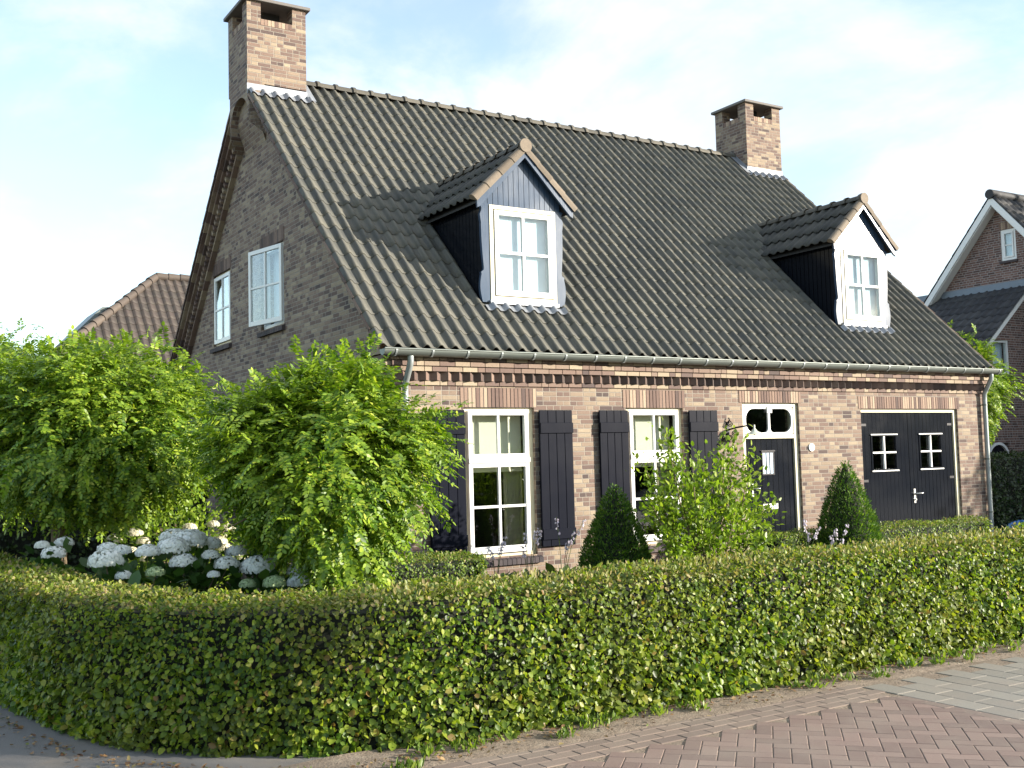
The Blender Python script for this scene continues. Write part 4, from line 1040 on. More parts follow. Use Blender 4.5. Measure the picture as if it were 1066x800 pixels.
# ------------------------------------------------------------------ TREES
bark = plain('bark', (.20, .15, .09), .9, nz=18, var=.6, bump=.8)
rob = leaf_mat('robinia_leaf', [(0, (.035, .085, .012)), (.35, (.085, .17, .014)), (.7, (.17, .27, .020)), (.92, (.28, .36, .03)), (1, (.38, .42, .06))], .45, .33, .35, patch=(1.9, (.24, .33, .03), .5), tcol=(1.35, 1.5, .5))
def robinia(name, label, root, trunk_top, center, rad, nb, seed, group=None, trunk_r=.075, droop=.38, lsz=1.0, prune=None):
    rg = np.random.default_rng(seed); t = thing(name, label, 'tree', root, group)
    C = np.array(center); Rr = np.array(rad)
    mb = MB(); base = Vector(root); tt = Vector(trunk_top)
    mid = (base+tt)/2+Vector((.02, -.015, 0))
    mb.tube([base-Vector((0, 0, .05)), base+Vector((0, 0, .08)), mid, tt], [trunk_r*1.35, trunk_r*1.08, trunk_r*.95, trunk_r*.9], 12)
    dirs = unit(rg.normal(size=(nb, 3))+np.array([0, 0, .12])); 
    lump = 1+.13*np.sin(dirs[:, 0]*5+seed)*np.cos(dirs[:, 1]*4+seed)+.10*np.sin(dirs[:, 2]*7+seed*2)
    rr = rg.uniform(.80, 1.06, nb)*lump
    tip = C+dirs*Rr*rr[:, None]
    c0 = np.array(tt)
    for k in range(0, nb, 5):
        a = Vector(c0); b = Vector(tip[k]); mdl = a.lerp(b, .5)+Vector((0, 0, .12))
        mb.tube([a-Vector((0, 0, .04)), a.lerp(mdl, .5)+Vector((0, 0, .03)), mdl, a.lerp(b, .82)], [.03, .02, .012, .005], 5, cap=False)
    mb.build('trunk', bark, t)
    per = 22; nl = nb*per; bi = np.repeat(np.arange(nb), per); s = rg.uniform(.38, 1.0, nl)**.8
    P = c0*(1-s[:, None])+tip[bi]*s[:, None]; P[:, 2] += .16*np.sin(s*math.pi)
    P += rg.normal(0, .075, (nl, 3))
    if prune is not None: keep = prune(P); P = P[keep]; bi = bi[keep]; nl = len(P)
    outd = unit((P-C)/Rr)
    Dd = unit(outd*.8+rg.normal(size=(nl, 3))*.5+np.array([0, 0, -droop*.25]))
    Ln = rg.uniform(.13, .24, nl)*lsz; npair = 7
    Sd = unit(np.cross(Dd, np.array([0, 0, 1.])+rg.normal(0, .35, (nl, 3)))); Up = unit(np.cross(Sd, Dd))
    VV = []
    for k in range(npair):
        f = (k+1.2)/(npair+.6)
        pc = P+Dd*(Ln*f)[:, None]-np.array([0, 0, 1.])*(Ln*droop*f*f*.8)[:, None]
        for sg in (-1, 1):
            ll = Ln*.235*(1-.35*abs(f-.45))*rg.uniform(.85, 1.15, nl)
            d2 = Sd*sg*.9+Dd*.35-np.array([0, 0, .25])+rg.normal(0, .12, (nl, 3)); nz_ = Up*.7+outd*.7+rg.normal(0, .25, (nl, 3))
            VV.append(leaves(pc, d2, nz_, ll*1.05, ll*.5, .12))
    pc = P+Dd*Ln[:, None]-np.array([0, 0, 1.])*(Ln*droop*.8)[:, None]; VV.append(leaves(pc, Dd-np.array([0, 0, .5]), Up, Ln*.26, Ln*.14, .12))
    np_mesh('crown', np.concatenate(VV), 6, [rob], t, LF)
    return t
robinia('ball_tree', 'round-headed bright green tree with feathery leaves in front of the left shutter, nearest the house', (-2.36, -3.75, 0), (-2.42, -3.75, 1.25), (-2.44, -3.75, 1.64), (.93, .95, .86), 370, 3, trunk_r=.06, prune=lambda P: P[:, 2] > .80+np.maximum(0, -2.60-P[:, 0])*1.4+np.maximum(0, P[:, 0]+2.2)*1.0)
robinia('ball_tree', 'broad round-headed tree over the white hydrangeas, its trunk bare beside the left hedge', (-4.05, -1.0, 0), (-4.02, -1.0, 1.45), (-3.60, -1.0, 2.05), (1.16, 1.1, .90), 370, 5, prune=lambda P: P[:, 2] > 1.16+np.maximum(0, P[:, 0]+3.6)*.35+np.maximum(0, -3.75-P[:, 0])*.25)
robinia('ball_tree', 'farthest round-headed tree at the left edge, behind the tree with the bare trunk', (-4.3, 2.4, 0), (-4.3, 2.4, 1.7), (-4.35, 2.4, 2.35), (1.45, 1.3, 1.15), 300, 9)
robinia('ball_tree', 'bright green feathery tree between the brick house and the right neighbour', (14.4, 2.4, 0), (14.4, 2.4, 1.9), (14.35, 2.3, 2.95), (.95, .95, 1.12), 150, 13, lsz=1.25)

# shrub with upright branches in front of the second window
mag = leaf_mat('shrub_leaf', [(0, (.075, .13, .014)), (.4, (.15, .235, .024)), (.8, (.24, .33, .04)), (1, (.34, .40, .07))], .4, .42, .4, tcol=(1.3, 1.45, .5))
t = thing('leafy_shrub', 'open light green shrub with upright branches before the second window and front door', 'shrub', (2.85, -2.45, 0))
mb = MB(); tips = []
rg = np.random.default_rng(21)
targets = [(2.0, -2.45, 1.15), (2.05, -2.3, 1.55), (2.22, -2.5, 1.93), (2.45, -2.3, 1.75), (2.6, -2.5, 1.55), (2.85, -2.4, 1.6), (3.1, -2.5, 1.70), (3.35, -2.4, 1.90), (3.5, -2.5, 1.60), (3.62, -2.35, 1.33), (3.75, -2.5, 1.05), (3.4, -2.6, .95), (2.2, -2.6, .8), (2.5, -2.7, 1.1), (3.0, -2.75, 1.0), (2.8, -2.2, 1.25), (3.2, -2.15, 1.3), (2.45, -2.1, 1.0), (3.5, -2.7, .7), (2.25, -2.35, 1.25), (2.75, -2.65, .75), (3.15, -2.5, 1.35), (2.15, -2.75, .6)]
P = []; base = Vector((2.85, -2.45, .1))
for tg in targets:
    T_ = Vector(tg); a = base+Vector((rg.uniform(-.08, .08), rg.uniform(-.08, .08), 0)); m1 = a.lerp(T_, .5)+Vector(((T_.x-a.x)*.15, 0, -.05))
    mb.tube([a-Vector((0, 0, .12)), a.lerp(m1, .6), m1, T_], [.018, .014, .010, .004], 5, cap=False)
    for k in range(250):
        s = rg.uniform(.35, 1.0)**.7; p_ = (a.lerp(m1, s*2) if s < .5 else m1.lerp(T_, s*2-1)); P.append(np.array(p_)+rg.normal(0, .085, 3))
mb.build('branches', bark, t)
P = np.array(P); n = len(P); out = unit(P-np.array([2.85, -2.45, .5])); Dd = unit(out*.6+rg.normal(size=(n, 3))*.7+np.array([0, 0, .25])); Nn = unit(rg.normal(size=(n, 3))*.5+np.array([0, 0, 1.]))
L = rg.uniform(.04, .085, n); np_mesh('foliage', leaves(P, Dd, Nn, L, L*.56, .2), 6, [mag], t, LF)

# clipped yew cones
yw = leaf_mat('yew_needle', [(0, (.022, .055, .012)), (.5, (.058, .13, .018)), (.85, (.11, .20, .028)), (1, (.19, .26, .045))], .5, .3, .3)
def cone(label, x, y, r, h, seed):
    rg = np.random.default_rng(seed); t = thing('yew_cone', label, 'topiary', (x, y, 0), 'clipped cone shrubs')
    mb = MB(); seg = 20; lv = [(0, .8), (.15, .9), (.5, .62), (.8, .28), (.97, .03)]; vs = []
    for a_, b_ in lv:
        for k in range(seg): a = 2*math.pi*k/seg; vs.append((x+r*b_*.86*math.cos(a), y+r*b_*.86*math.sin(a), h*a_))
    mb.add(vs, [(j*seg+k, j*seg+(k+1) % seg, (j+1)*seg+(k+1) % seg, (j+1)*seg+k) for j in range(len(lv)-1) for k in range(seg)]); mb.build('shaded_twig_core', hcore, t)
    n = 17000; tz = 1-np.sqrt(rg.uniform(0, 1, n)); a = rg.uniform(0, 2*np.pi, n)
    rr = np.interp(tz, [0, .12, .5, .8, .93, 1.0], [.86, 1.0, .70, .34, .15, .015])*r
    rr *= 1+.05*np.sin(a*5+tz*9+seed)+.04*np.sin(a*11-tz*17)
    rr += rg.normal(0, .016, n)
    P = np.stack([x+rr*np.cos(a), y+rr*np.sin(a), tz*h], 1); out = np.stack([np.cos(a), np.sin(a), np.full(n, .45)], 1)
    Dd = unit(out*.8+rg.normal(size=(n, 3))*.45+np.array([0, 0, .45])); Nn = unit(rg.normal(size=(n, 3))); L = rg.uniform(.022, .055, n)
    np_mesh('foliage', leaves(P, Dd, Nn, L, L*.3, .2), 6, [yw], t, LF)
cone('dark clipped yew cone left of the leafy shrub, beneath the second window', 1.98, -1.8, .46, 1.34, 4)
cone('dark clipped yew cone standing between the front door and the garage doors', 6.25, -1.55, .47, 1.53, 8)

# hydrangeas with white mop heads
wf = leaf_mat('white_floret', [(0, (.72, .75, .70)), (.5, (.80, .82, .79)), (1, (.86, .86, .84))], .6, .25, .2, tcol=(1, 1, .95))
gf = leaf_mat('green_floret', [(0, (.35, .45, .22)), (1, (.5, .58, .35))], .6, .25, .2, tcol=(1, 1, .95))
hyl = leaf_mat('hydrangea_leaf', [(0, (.022, .055, .014)), (.6, (.045, .10, .02)), (1, (.08, .15, .03))], .45, .25, .4)
def flower_head(parent, c, r, mat, rg):
    n = 520; d = unit(rg.normal(size=(n, 3))); d[:, 2] = np.abs(d[:, 2])*1.0-.25; d = unit(d); c = np.array(c)
    P = c+d*np.array([r, r, r*.72])*(1+.05*rg.normal(size=(n, 1)))
    a = unit(np.cross(d, rg.normal(size=(n, 3)))); N2 = unit(d+rg.normal(0, .16, (n, 3))); s = r*rg.uniform(.17, .27, n)
    V = leaves(P-a*(s*.5)[:, None], a, N2, s, s*.9, .15)
    mbc = MB(); seg = 10; vs = []; 
    for el in (-.3, .1, .5, .9, 1.3):
        for k in range(seg): q = 2*math.pi*k/seg; vs.append((c[0]+r*.9*math.cos(el)*math.cos(q), c[1]+r*.9*math.cos(el)*math.sin(q), c[2]+r*.64*math.sin(el)))
    o = np_mesh('flower_head', V, 6, [mat], parent, LF)
    return o
def hydrangea(label, root, heads, seed, nleaf=420, spread=.5, group='white hydrangeas in the garden bed'):
    rg = np.random.default_rng(seed); t = thing('hydrangea', label, 'hydrangea', root, group); root = Vector(root)
    mb = MB()
    for (x, y, z, r, gr) in heads:
        b = root+Vector((rg.uniform(-.1, .1), rg.uniform(-.1, .1), 0)); p_ = Vector((x, y, z)); mb.tube([b, b.lerp(p_, .5)+Vector((0, 0, .05)), p_], [.008, .006, .004], 5, cap=False)
    mb.build('stems', bark, t)
    for (x, y, z, r, gr) in heads: flower_head(t, (x, y, z+.03), r*rg.uniform(.8, 1.15), gf if gr else wf, rg)
    hs = np.array([h[:3] for h in heads]); n = nleaf; k = rg.integers(0, len(hs), n); s = rg.uniform(.3, .93, n)
    P = np.array(root)*(1-s[:, None])+hs[k]*s[:, None]+rg.normal(0, .12, (n, 3)); P[:, 2] = np.clip(P[:, 2], .05, None)
    P[:, 2] = np.minimum(P[:, 2], hs[k][:, 2]-.05)
    out = unit(P-np.array(root)-np.array([0, 0, .3])); Dd = unit(out+rg.normal(size=(n, 3))*.5-np.array([0, 0, .25])); Nn = unit(rg.normal(size=(n, 3))*.4+np.array([0, 0, 1.]))
    L = rg.uniform(.08, .15, n); np_mesh('foliage', leaves(P, Dd, Nn, L, L*.7, .15), 6, [hyl], t, LF)
hydrangea('white hydrangea left of the bare trunk, nearest the left hedge end', (-4.2, -1.9, 0), [(-4.30, -1.95, 1.0, .075, 0), (-4.23, -2.1, .93, .085, 0), (-4.1, -1.8, 1.0, .08, 0)], 31, 200)
hydrangea('white hydrangea with the large leftmost mop heads beside the curved hedge', (-3.8, -3.1, 0), [(-4.02, -3.2, .93, .125, 0), (-3.92, -3.35, .82, .075, 0), (-3.85, -2.95, .98, .085, 0), (-3.72, -3.25, .98, .11, 0), (-3.95, -2.9, 1.0, .09, 0), (-3.72, -3.5, .84, .06, 1)], 32)
hydrangea('white hydrangea with the highest big mop head in the middle of the bed', (-3.35, -3.0, 0), [(-3.52, -3.25, 1.0, .115, 0), (-3.35, -3.1, 1.04, .12, 0), (-3.47, -3.35, .89, .115, 0), (-3.25, -3.35, .93, .085, 0), (-3.15, -3.0, .99, .09, 0), (-3.4, -2.8, 1.05, .1, 0), (-3.15, -3.45, .86, .085, 0), (-3.3, -3.6, .80, .055, 0)], 33)
hydrangea('white hydrangea in the shade beneath the round tree near the house', (-2.8, -3.3, 0), [(-2.92, -3.5, .82, .12, 0), (-3.0, -3.2, .93, .08, 0), (-2.75, -3.4, .88, .07, 0), (-2.95, -4.0, .74, .075, 1), (-3.08, -3.75, .72, .07, 1), (-2.72, -3.9, .72, .085, 0), (-2.6, -3.6, .78, .09, 0)], 34, 380)
# rose bush with cream blossoms, sunlit, further back
t = thing('rose_bush', 'loose bush with creamy white blossoms in the sun behind the hydrangeas', 'bush', (-2.6, .1, 0))
rg = np.random.default_rng(41); n = 2600; d = unit(rg.normal(size=(n, 3))); P = np.array([-2.6, .1, .75])+d*np.array([.75, .45, .55])*rg.uniform(.6, 1.05, (n, 1)); P[:, 2] = np.maximum(P[:, 2], .05)
Dd = unit(d+rg.normal(size=(n, 3))*.7); L = rg.uniform(.04, .07, n); np_mesh('foliage', leaves(P, Dd, unit(rg.normal(size=(n, 3))*.6+[0, 0, 1.]), L, L*.6), 6, [mag], t, LF)
mb = MB()
for k in range(14):
    q = Vector((-2.6+rg.uniform(-.6, .6), .1+rg.uniform(-.35, .35), rg.uniform(.6, 1.15))); mb.tube([(-2.6, .1, 0), (-2.6+(q.x+2.6)*.4, .1+(q.y-.1)*.4, .4), q], [.014, .01, .005], 5, cap=False)
mb.build('stems', bark, t)
cream_f = leaf_mat('cream_petal', [(0, (.62, .58, .40)), (1, (.80, .78, .66))], .6, .3, .2, tcol=(1, .98, .85))
for k in range(22):
    a = rg.uniform(math.pi*.9, math.pi*2.1); c = (-2.6+.74*math.cos(a)*rg.uniform(.5, 1), .1+.45*math.sin(a), rg.uniform(.62, 1.05)); flower_head(t, c, rg.uniform(.05, .085), cream_f, rg)

# hostas with lilac bells, small plants by the wall
lil = leaf_mat('lilac_bell', [(0, (.62, .57, .64)), (1, (.80, .77, .80))], .55, .35, .3, tcol=(1, .95, 1.05))
hst = leaf_mat('hosta_leaf', [(0, (.04, .075, .02)), (.6, (.085, .13, .035)), (1, (.15, .19, .06))], .4, .25, .5)
def hosta(label, x, y, stalks, seed, group):
    rg = np.random.default_rng(seed); t = thing('hosta', label, 'flowering plant', (x, y, 0), group)
    n = 60; a = rg.uniform(0, 2*np.pi, n); el = rg.uniform(.25, 1.1, n); Dd = np.stack([np.cos(a)*np.cos(el), np.sin(a)*np.cos(el), np.sin(el)*.8], 1)
    P = np.array([x, y, .03])+Dd*rg.uniform(.02, .22, (n, 1)); L = rg.uniform(.16, .27, n)
    np_mesh('foliage', leaves(P, Dd, unit(np.array([0, 0, 1.])+rg.normal(0, .3, (n, 3))), L, L*.5, .2), 6, [hst], t, LF)
    st = MB()
    for (dx, dy, hh) in stalks:
        VV = []
        p0 = Vector((x, y, .05)); p1 = Vector((x+dx*.4, y+dy*.4, hh*.6)); p2 = Vector((x+dx, y+dy, hh)); st.tube([p0, p1, p2], [.005, .004, .003], 5, cap=False)
        for k in range(17):
            s = rg.uniform(.0, 1)**1.2; q = p1.lerp(p2, .45+.55*s) if True else 0; az = rg.uniform(0, 6.283)
            base_ = np.array(q)+np.array([math.cos(az), math.sin(az), 0])*.012
            for pet in range(4):
                b = az+pet*1.57; d = np.array([math.cos(az)*.5+math.cos(b)*.35, math.sin(az)*.5+math.sin(b)*.35, -1.]); VV.append((base_, d, [math.cos(b), math.sin(b), .3], rg.uniform(.024, .038)))
        P = np.array([v[0] for v in VV]); Dd = np.array([v[1] for v in VV]); Nn = np.array([v[2] for v in VV], float); L = np.array([v[3] for v in VV])
        np_mesh('flower_spike', leaves(P, Dd, Nn, L, L*.42, .3), 6, [lil], t, LF)
    st.build('flower_stalks', hst, t)
G = 'lilac flowering hostas below the house wall'
hosta('pale lilac flowering plant standing at the left of the first window sill', .95, -.75, [(-.12, -.1, .62), (.05, -.15, .75), (.12, .05, .68)], 51, G)
hosta('pale lilac flowering plant rising in front of the first window panes', 1.40, -.78, [(-.1, -.1, .78), (.08, -.1, .88), (.2, 0, .8), (-.02, .1, .6)], 52, G)
hosta('pale lilac flowering plant before the shutter right of the first window', 1.92, -.75, [(-.1, -.05, .93), (.0, -.15, .66), (.2, 0, .75), (.3, -.1, .9)], 53, G)
hosta('pink-lilac flowering plant just left of the cone before the front door', 5.2, -1.75, [(-.05, -.05, .78), (.08, 0, .6), (.15, -.1, .66)], 54, G)
hosta('pink-lilac flowering plant against the left side of the right yew cone', 5.62, -1.9, [(-.1, 0, .55), (.05, .05, .62), (.12, -.1, .7), (.0, -.1, .5)], 55, G)
# sprigs of yellow-green perennial at the mid tree's foot
t = thing('lady_mantle', 'yellow-green flowering perennial at the foot of the round tree', 'perennial', (-1.9, -3.6, 0))
rg = np.random.default_rng(61); n = 900; a = rg.uniform(0, 6.283, n); rr = rg.uniform(0, .38, n); P = np.stack([-1.9+rr*np.cos(a)*1.3, -3.6+rr*np.sin(a), .62-rr*.6+rg.normal(0, .05, n)], 1)
L = rg.uniform(.025, .06, n); np_mesh('foliage', leaves(P, unit(rg.normal(size=(n, 3))+[0, 0, .4]), unit(rg.normal(size=(n, 3))*.5+[0, 0, 1.]), L, L*.6), 6, [mag], t, LF)
mb = MB()
for k in range(16): q = Vector((-1.9+rg.uniform(-.35, .35), -3.6+rg.uniform(-.25, .25), rg.uniform(.4, .62))); mb.tube([(-1.9, -3.6, 0), (-1.9+(q.x+1.9)*.5, -3.6+(q.y+3.6)*.5, .28), q], .005, 5, cap=False)
mb.build('stems', hst, t)
# blue tarpaulin bundle
t = thing('tarpaulin', 'crumpled blue tarpaulin bundle lying below the dark hedge at the right edge', 'tarpaulin', (12.75, .05, 0))
mb = MB(); seg = 28; lv = 9; vs = []
for j in range(lv+1):
    el = j/lv*math.pi/2
    for k in range(seg):
        a = 2*math.pi*k/seg; q = 1+.12*math.sin(a*3+j)+.08*math.sin(a*7+j*2.3); vs.append((12.75+.42*q*math.cos(el)*math.cos(a), .05+.3*q*math.cos(el)*math.sin(a), .26*math.sin(el)*(1+.15*math.sin(a*4+j))))
mb.add(vs, [(j*seg+k, j*seg+(k+1) % seg, (j+1)*seg+(k+1) % seg, (j+1)*seg+k) for j in range(lv) for k in range(seg)], 0, False)
mb.build('sheet', plain('blue_tarp', (.05, .17, .42), .45, nz=5), t)

# ------------------------------------------------------------------ NEIGHBOUR RIGHT
NB = [(0, (.10, .065, .06)), (.4, (.17, .10, .085)), (.8, (.23, .135, .11)), (1, (.28, .18, .15))]
M['nbrick'] = brick_mat('neighbour_brick', NB, (.30, .27, .25), J=.014)
M['ntile'] = tile_mat('neighbour_tile', (.05, .05, .052), (.03, .03, .034), .12)
nbh = thing('neighbour_house', 'purple-brown brick house with white barge boards and dark roof at the right edge', 'house', (20.6, 5.3, 0))
X = 20.6; ya, za = 5.32, 8.40; nsl = 1.16; ANGN = math.atan(nsl); yl, yr = 9.4, 1.24
def nz(y): return za-.12-abs(y-ya)*nsl
mb = MB(); wall_cols(mb, 'y', [yr, ya, yl], [(4.86, 5.30, 6.62, 7.46)], nz, X, X+.3); mb.box(X+.3, X+9, yr, yr+.3, 0, nz(yr)); mb.box(X+.3, X+9, yl-.3, yl, 0, nz(yl)); mb.box(X+8.7, X+9, yr+.3, yl-.3, 0, 5)
mb.build('wall', M['nbrick'], nbh)
cn, sn = math.cos(ANGN), math.sin(ANGN); nrow = 18; nrl = math.hypot(4.5, 4.5*nsl)/nrow
for sg in (-1, 1):
    y0 = ya+sg*4.5; z0 = za-4.5*nsl
    r_ = tile_slope('roof', M['ntile'], nbh, (X-.32, y0, z0), (1, 0, 0), (0, -sg*cn, sn), 9.6, nrow, nrl, .24, .045, 6)
    mb = MB(); P = [(ya, za-.03), (y0, z0-.03), (y0, z0-.22), (ya, za-.26)]; mb.prism([(X-.31, y, z) for y, z in P], (.03, 0, 0)); mb.build('bargeboard', M['white'], nbh)
    mb = MB(); P = [(ya, za-.27), (y0, z0-.23), (y0, z0-.26), (ya, za-.30)]; mb.prism([(X-.28, y, z) for y, z in P], (.29, 0, 0)); mb.build('soffit', M['white'], nbh)
mb = MB(); mb.tube([(X-.36, ya, za+.03), (X+9.3, ya, za+.03)], .13, 12); mb.build('ridge_caps', M['ntile'], nbh)
mb = MB()
def frx(mb, xa, xb, ya_, yb_, z0, z1, w): mb.box(xa, xb, ya_, ya_+w, z0, z1); mb.box(xa, xb, yb_-w, yb_, z0, z1); mb.box(xa, xb, ya_+w, yb_-w, z1-w, z1); mb.box(xa, xb, ya_+w, yb_-w, z0, z0+w)
frx(mb, X+.02, X+.1, 4.86, 5.30, 6.62, 7.46, .07); frx(mb, X+.0, X+.06, 4.935, 5.225, 6.695, 7.385, .04); mb.box(X+.01, X+.05, 4.98, 5.18, 7.02, 7.05)
w = mb.build('window', M['white'], nbh)
mb = MB(); mb.box(X+.03, X+.036, 4.975, 5.185, 6.735, 7.345); mb.build('pane', M['glass'], w)
mb = MB(); mb.box(X+.12, X+.13, 4.86, 5.3, 6.62, 7.46); mb.build('curtain', M['curtain'], w)
mb = MB(); mb.box(X-.05, X+.019, 4.82, 5.34, 6.55, 6.615); mb.build('sill', M['sill'], w)
mb = MB()
for i in range(8): mb.box(X-.005, X+.02, 4.82+i*.065, 4.82+i*.065+.055, 7.47, 7.67)
mb.build('soldier_lintel', M['soldier'], nbh)
# lean-to wing with its own tiled slope
LY0, LY1 = 4.62, 9.2; lsl = .815; lw = 3.6; zt = 5.88
V = Vector((1, 0, lsl)).normalized(); rows = 14; rl = math.hypot(lw, lw*lsl)/rows
tile_slope('wing_roof', M['ntile'], nbh, (X-lw, LY0-.12, zt-lw*lsl), (0, 1, 0), V, 4.56, rows, rl, .24, .04, 6)
mb = MB(); mb.prism([(X-lw, LY0-.1, zt-lw*lsl-.04), (X, LY0-.1, zt-.04), (X, LY0-.1, zt-.17), (X-lw, LY0-.1, zt-lw*lsl-.17)], (0, .03, 0)); mb.build('bargeboard', M['white'], nbh)
mb = MB(); mb.box(X-.05, X-.001, LY0-.1, LY1, zt-.02, zt+.16); mb.build('lead_flashing', plain('dark_lead', (.16, .19, .23), .5, .4), nbh)
def wz(x): return zt-.2-(X-x)*lsl
mb = MB(); wall_cols(mb, 'x', [X-lw+.2, X-.001], [(18.96, 19.66, 3.5, 4.38), (18.55, 19.45, 0, 1.75)], wz, LY0, LY0+.25); mb.box(X-lw+.2, X-lw+.45, LY0+.25, LY1, 0, wz(X-lw+.2)); mb.build('wing_wall', M['nbrick'], nbh)
mb = MB(); frame_rect(mb, 18.96, 19.66, 3.5, 4.38, LY0+.03, LY0+.12, .06); w = mb.build('window', M['white'], nbh)
mb = MB(); mb.box(19.02, 19.6, LY0+.06, LY0+.066, 3.56, 4.32); mb.build('pane', M['glass'], w); mb = MB(); mb.box(18.96, 19.66, LY0+.2, LY0+.21, 3.5, 4.38); mb.build('curtain', M['curtain'], w)
# arched door opening
mb = MB(); N_ = 12; out_ = [(18.55, 0)]+[(19.0-.45*math.cos(math.pi*k/N_), 1.35+.42*math.sin(math.pi*k/N_)) for k in range(N_+1)]+[(19.45, 0)]; inn = [(18.62, 0)]+[(19.0-.38*math.cos(math.pi*k/N_), 1.35+.35*math.sin(math.pi*k/N_)) for k in range(N_+1)]+[(19.38, 0)]
m_ = len(out_)
for i in range(m_-1): mb.prism([(out_[i][0], LY0-.01, out_[i][1]), (out_[i+1][0], LY0-.01, out_[i+1][1]), (inn[i+1][0], LY0-.01, inn[i+1][1]), (inn[i][0], LY0-.01, inn[i][1])], (0, .1, 0))
fr_ = mb.build('arched_door_frame', M['white'], nbh)
mb = MB(); mb.prism([(x, LY0+.05, z) for x, z in inn], (0, .03, 0)); mb.build('arched_door', M['navy'], fr_)

# ------------------------------------------------------------------ FAR HOUSE LEFT
fh = thing('hipped_house', 'distant house with brown tiled hipped roof behind the left gable', 'house', (6, 21, 0))
px_, pz_ = 2.18, 7.38; ey = 17.0; ez = pz_-(21-ey)*1.0; s2 = math.sqrt(.5)
M['ftile'] = tile_mat('brown_tile', (.074, .057, .049), (.048, .04, .036), .3)
mb = MB(); mb.box(-1.4, 12, ey+.4, 24.6, 0, ez+.1); mb.build('wall', M['nbrick'], fh)
# front slope as tile geometry, cut on the hip line
HX = -.04-2.18; kx = (2.18+.02)/(21-19.167)      # hip run in x per unit y
def clip_tiles(name, mat, parent):
    o = tile_slope(name, mat, parent, (px_-4*kx, ey, ez), (1, 0, 0), (0, s2, s2), 12, 17, math.hypot(4, 4)/17, .24, .05, 6)
    import bmesh
    bm = bmesh.new(); bm.from_mesh(o.data); off = wpos(o)
    # plane through the hip: points with x < px_-kx*(21-y) removed
    n_ = Vector((1, -kx, 0)).normalized(); p0 = Vector((px_, 21, pz_))-off
    bmesh.ops.bisect_plane(bm, geom=bm.verts[:]+bm.edges[:]+bm.faces[:], plane_co=p0, plane_no=n_, clear_inner=True)
    bm.to_mesh(o.data); bm.free(); return o
rf = clip_tiles('roof', M['ftile'], fh)
mb = MB(); mb.add([(px_, 21, pz_-.02), (px_-4*kx, ey, ez-.02), (px_-4*kx, 25, ez-.02)], [(0, 2, 1)]); mb.add([(px_, 21, pz_-.02), (px_-4*kx, 25, ez-.02), (12, 25, ez-.02), (12, 21, pz_-.02)], [(0, 1, 2, 3)]); mb.build('roof_side', M['ftile'], rf)
mb = MB()
A = Vector((px_-4*kx, ey, ez+.05)); B = Vector((px_, 21, pz_+.05)); nseg = 18
for i in range(nseg):
    a = A.lerp(B, i/nseg); b = A.lerp(B, (i+1.12)/nseg); mb.tube([a+Vector((0, 0, .02)), b], [.13, .105], 10)
x = px_
while x < 12: mb.tube([(x, 21, pz_+.06), (x+.38, 21, pz_+.05)], [.13, .11], 10); x += .35
mb.build('ridge_caps', island_mat('brown_ridge', [(0, (.08, .065, .055)), (1, (.13, .105, .085))], rough=.7, nz=12), rf)
mb = MB()   # little white side dormer
mb.prism([(-.3, 19.9, 5.2), (.45, 19.9, 6.1), (.72, 19.9, 6.1), (.72, 19.9, 5.2)], (0, 2, 0)); dd = mb.build('side_dormer', M['white'], fh)
mb = MB(); mb.prism([(-.45, 19.8, 5.22), (.43, 19.8, 6.16), (.76, 19.8, 6.18), (.76, 19.8, 6.27), (.40, 19.8, 6.26), (-.5, 19.8, 5.32)], (0, 2.3, 0)); mb.build('dormer_roof', M['zinc'], dd)

# ------------------------------------------------------------------ trees beyond
tl = leaf_mat('tree_leaf', [(0, (.018, .040, .010)), (.5, (.045, .085, .016)), (1, (.10, .15, .03))], .5, .3, .35)
def bushy_tree(label, x, y, h, r, seed, n=7000, ls=.16, group='trees across the street', mat=None):
    rg = np.random.default_rng(seed); t = thing('broadleaf_tree', label, 'tree', (x, y, 0), group)
    mb = MB(); cz = h-r*1.0; mb.tube([(x, y, -.05), (x+.05, y, h*.3), (x, y+.05, h*.6)], [r*.09, r*.07, r*.04], 8)
    cl = unit(rg.normal(size=(34, 3)))*rg.uniform(.35, .8, (34, 1))
    for c in cl[::3]: mb.tube([(x, y, h*.3), (x+c[0]*r*.8, y+c[1]*r*.8, cz+c[2]*r*.8)], [r*.035, .01], 5, cap=False)
    mb.build('trunk', bark, t)
    k = rg.integers(0, 34, n); d = unit(rg.normal(size=(n, 3))); P = np.array([x, y, cz])+(cl[k]*np.array([r, r, r*1.05]))+d*rg.uniform(.2, .42, (n, 1))*r; P[:, 2] = np.maximum(P[:, 2], .3)
    L = rg.uniform(.7, 1.3, n)*ls; np_mesh('crown', leaves(P, unit(d+rg.normal(size=(n, 3))), unit(d+rg.normal(size=(n, 3))*.6+[0, 0, .4]), L, L*.65), 6, [mat or tl], t, LF)
bushy_tree('green garden tree behind the tall hedge left of the far house', -9.5, 13, 4.6, 2.2, 71, group='trees behind the garden')
bushy_tree('green garden tree half hidden behind the leftmost round tree', -6.2, 12, 4.0, 1.9, 72, group='trees behind the garden')
for i, (x, y, h, r) in enumerate(((1, -34, 4.6, 2.3), (6, -36, 5.4, 2.6), (12, -38, 6, 2.9), (18, -36, 5.2, 2.6), (24, -30, 4.6, 2.4), (-5, -33, 4.8, 2.4))):
    bushy_tree('street tree across the road, %s of the row reflected in the windows' % ('first', 'second', 'third', 'fourth', 'fifth', 'last')[i], x, y, h, r, 80+i, 5000, .22)
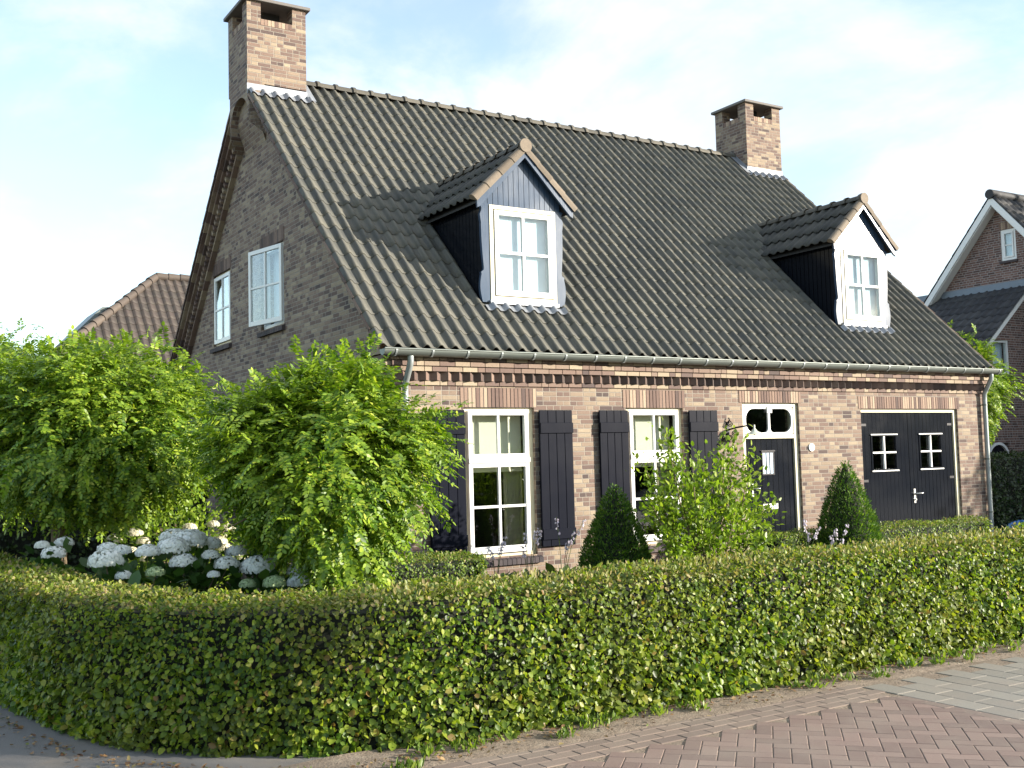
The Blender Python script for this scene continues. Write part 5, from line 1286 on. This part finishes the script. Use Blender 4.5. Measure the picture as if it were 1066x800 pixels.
bushy_tree('medium tree across the driveway, beyond the right edge of the view', 23.2, -8.4, 6.0, 2.1, 90, 9000, .16, group='trees beside the neighbour')
bushy_tree('large unseen tree added beyond the right edge to shade the neighbour wing wall', 27.5, -5.2, 9.5, 3.6, 91, 12000, .24, group='trees beside the neighbour')  # added out of view to keep sun off the neighbour wing wall
bushy_tree('tallest unseen tree, added behind the others to shade the neighbour wing wall', 31.5, -1.5, 11.5, 4.2, 92, 12000, .26, group='trees beside the neighbour')  # second added tree blocking sun from the same wall
bushy_tree('slender unseen street tree added right of the photographer to shade the left hedge', 7.0, -16.55, 6.0, 1.2, 101, 2600, .12)  # added out of view; its crown shades the curved left end of the hedge
for i, (x, y, h, r) in enumerate(((28, -24, 4.0, 2.0), (31.5, -21.5, 4.4, 2.1), (34.5, -18.5, 4.2, 2.0), (37, -15.5, 4.5, 2.1), (25, -27.5, 4.2, 2.1))):  # added out of view to hide the bright horizon from doors and panes
    bushy_tree('unseen low round tree added across the road to darken reflections, %s from the right' % ('fourth', 'third', 'second', 'first', 'fifth')[i], x, y, h, r, 110+i, 5000, .2)
hedge('tall_hedge', 'unseen green hedge added behind the photographer to darken the window reflections', [(14, -36), (22, -31), (30, -25), (38, -17), (43, -9)], 1.0, 4.7, 16000, .2, [dk, dk], hcore, (30, -25, 0))  # added out of view, tall enough to keep sky glow out of the glass
# small weeds and seedlings where the hedge meets the dirt
n = 1500; k = RNG.integers(0, 60, n); cx = RNG.uniform(-4, 6, 60); cy = -6.43-np.abs(RNG.normal(0, .09, 60))
x = cx[k]+RNG.normal(0, .035, n); y = cy[k]+RNG.normal(0, .03, n); P = np.stack([x, y, np.full(n, .015)], 1)
Dd = unit(np.stack([RNG.normal(0, .6, n), RNG.normal(0, .6, n), np.ones(n)*.9], 1)); Nn = unit(RNG.normal(size=(n, 3)))
L = RNG.uniform(.02, .07, n); tag(np_mesh('weeds', leaves(P, Dd, Nn, L, L*.3, .2), 6, [bl], None, LF), kind='stuff')
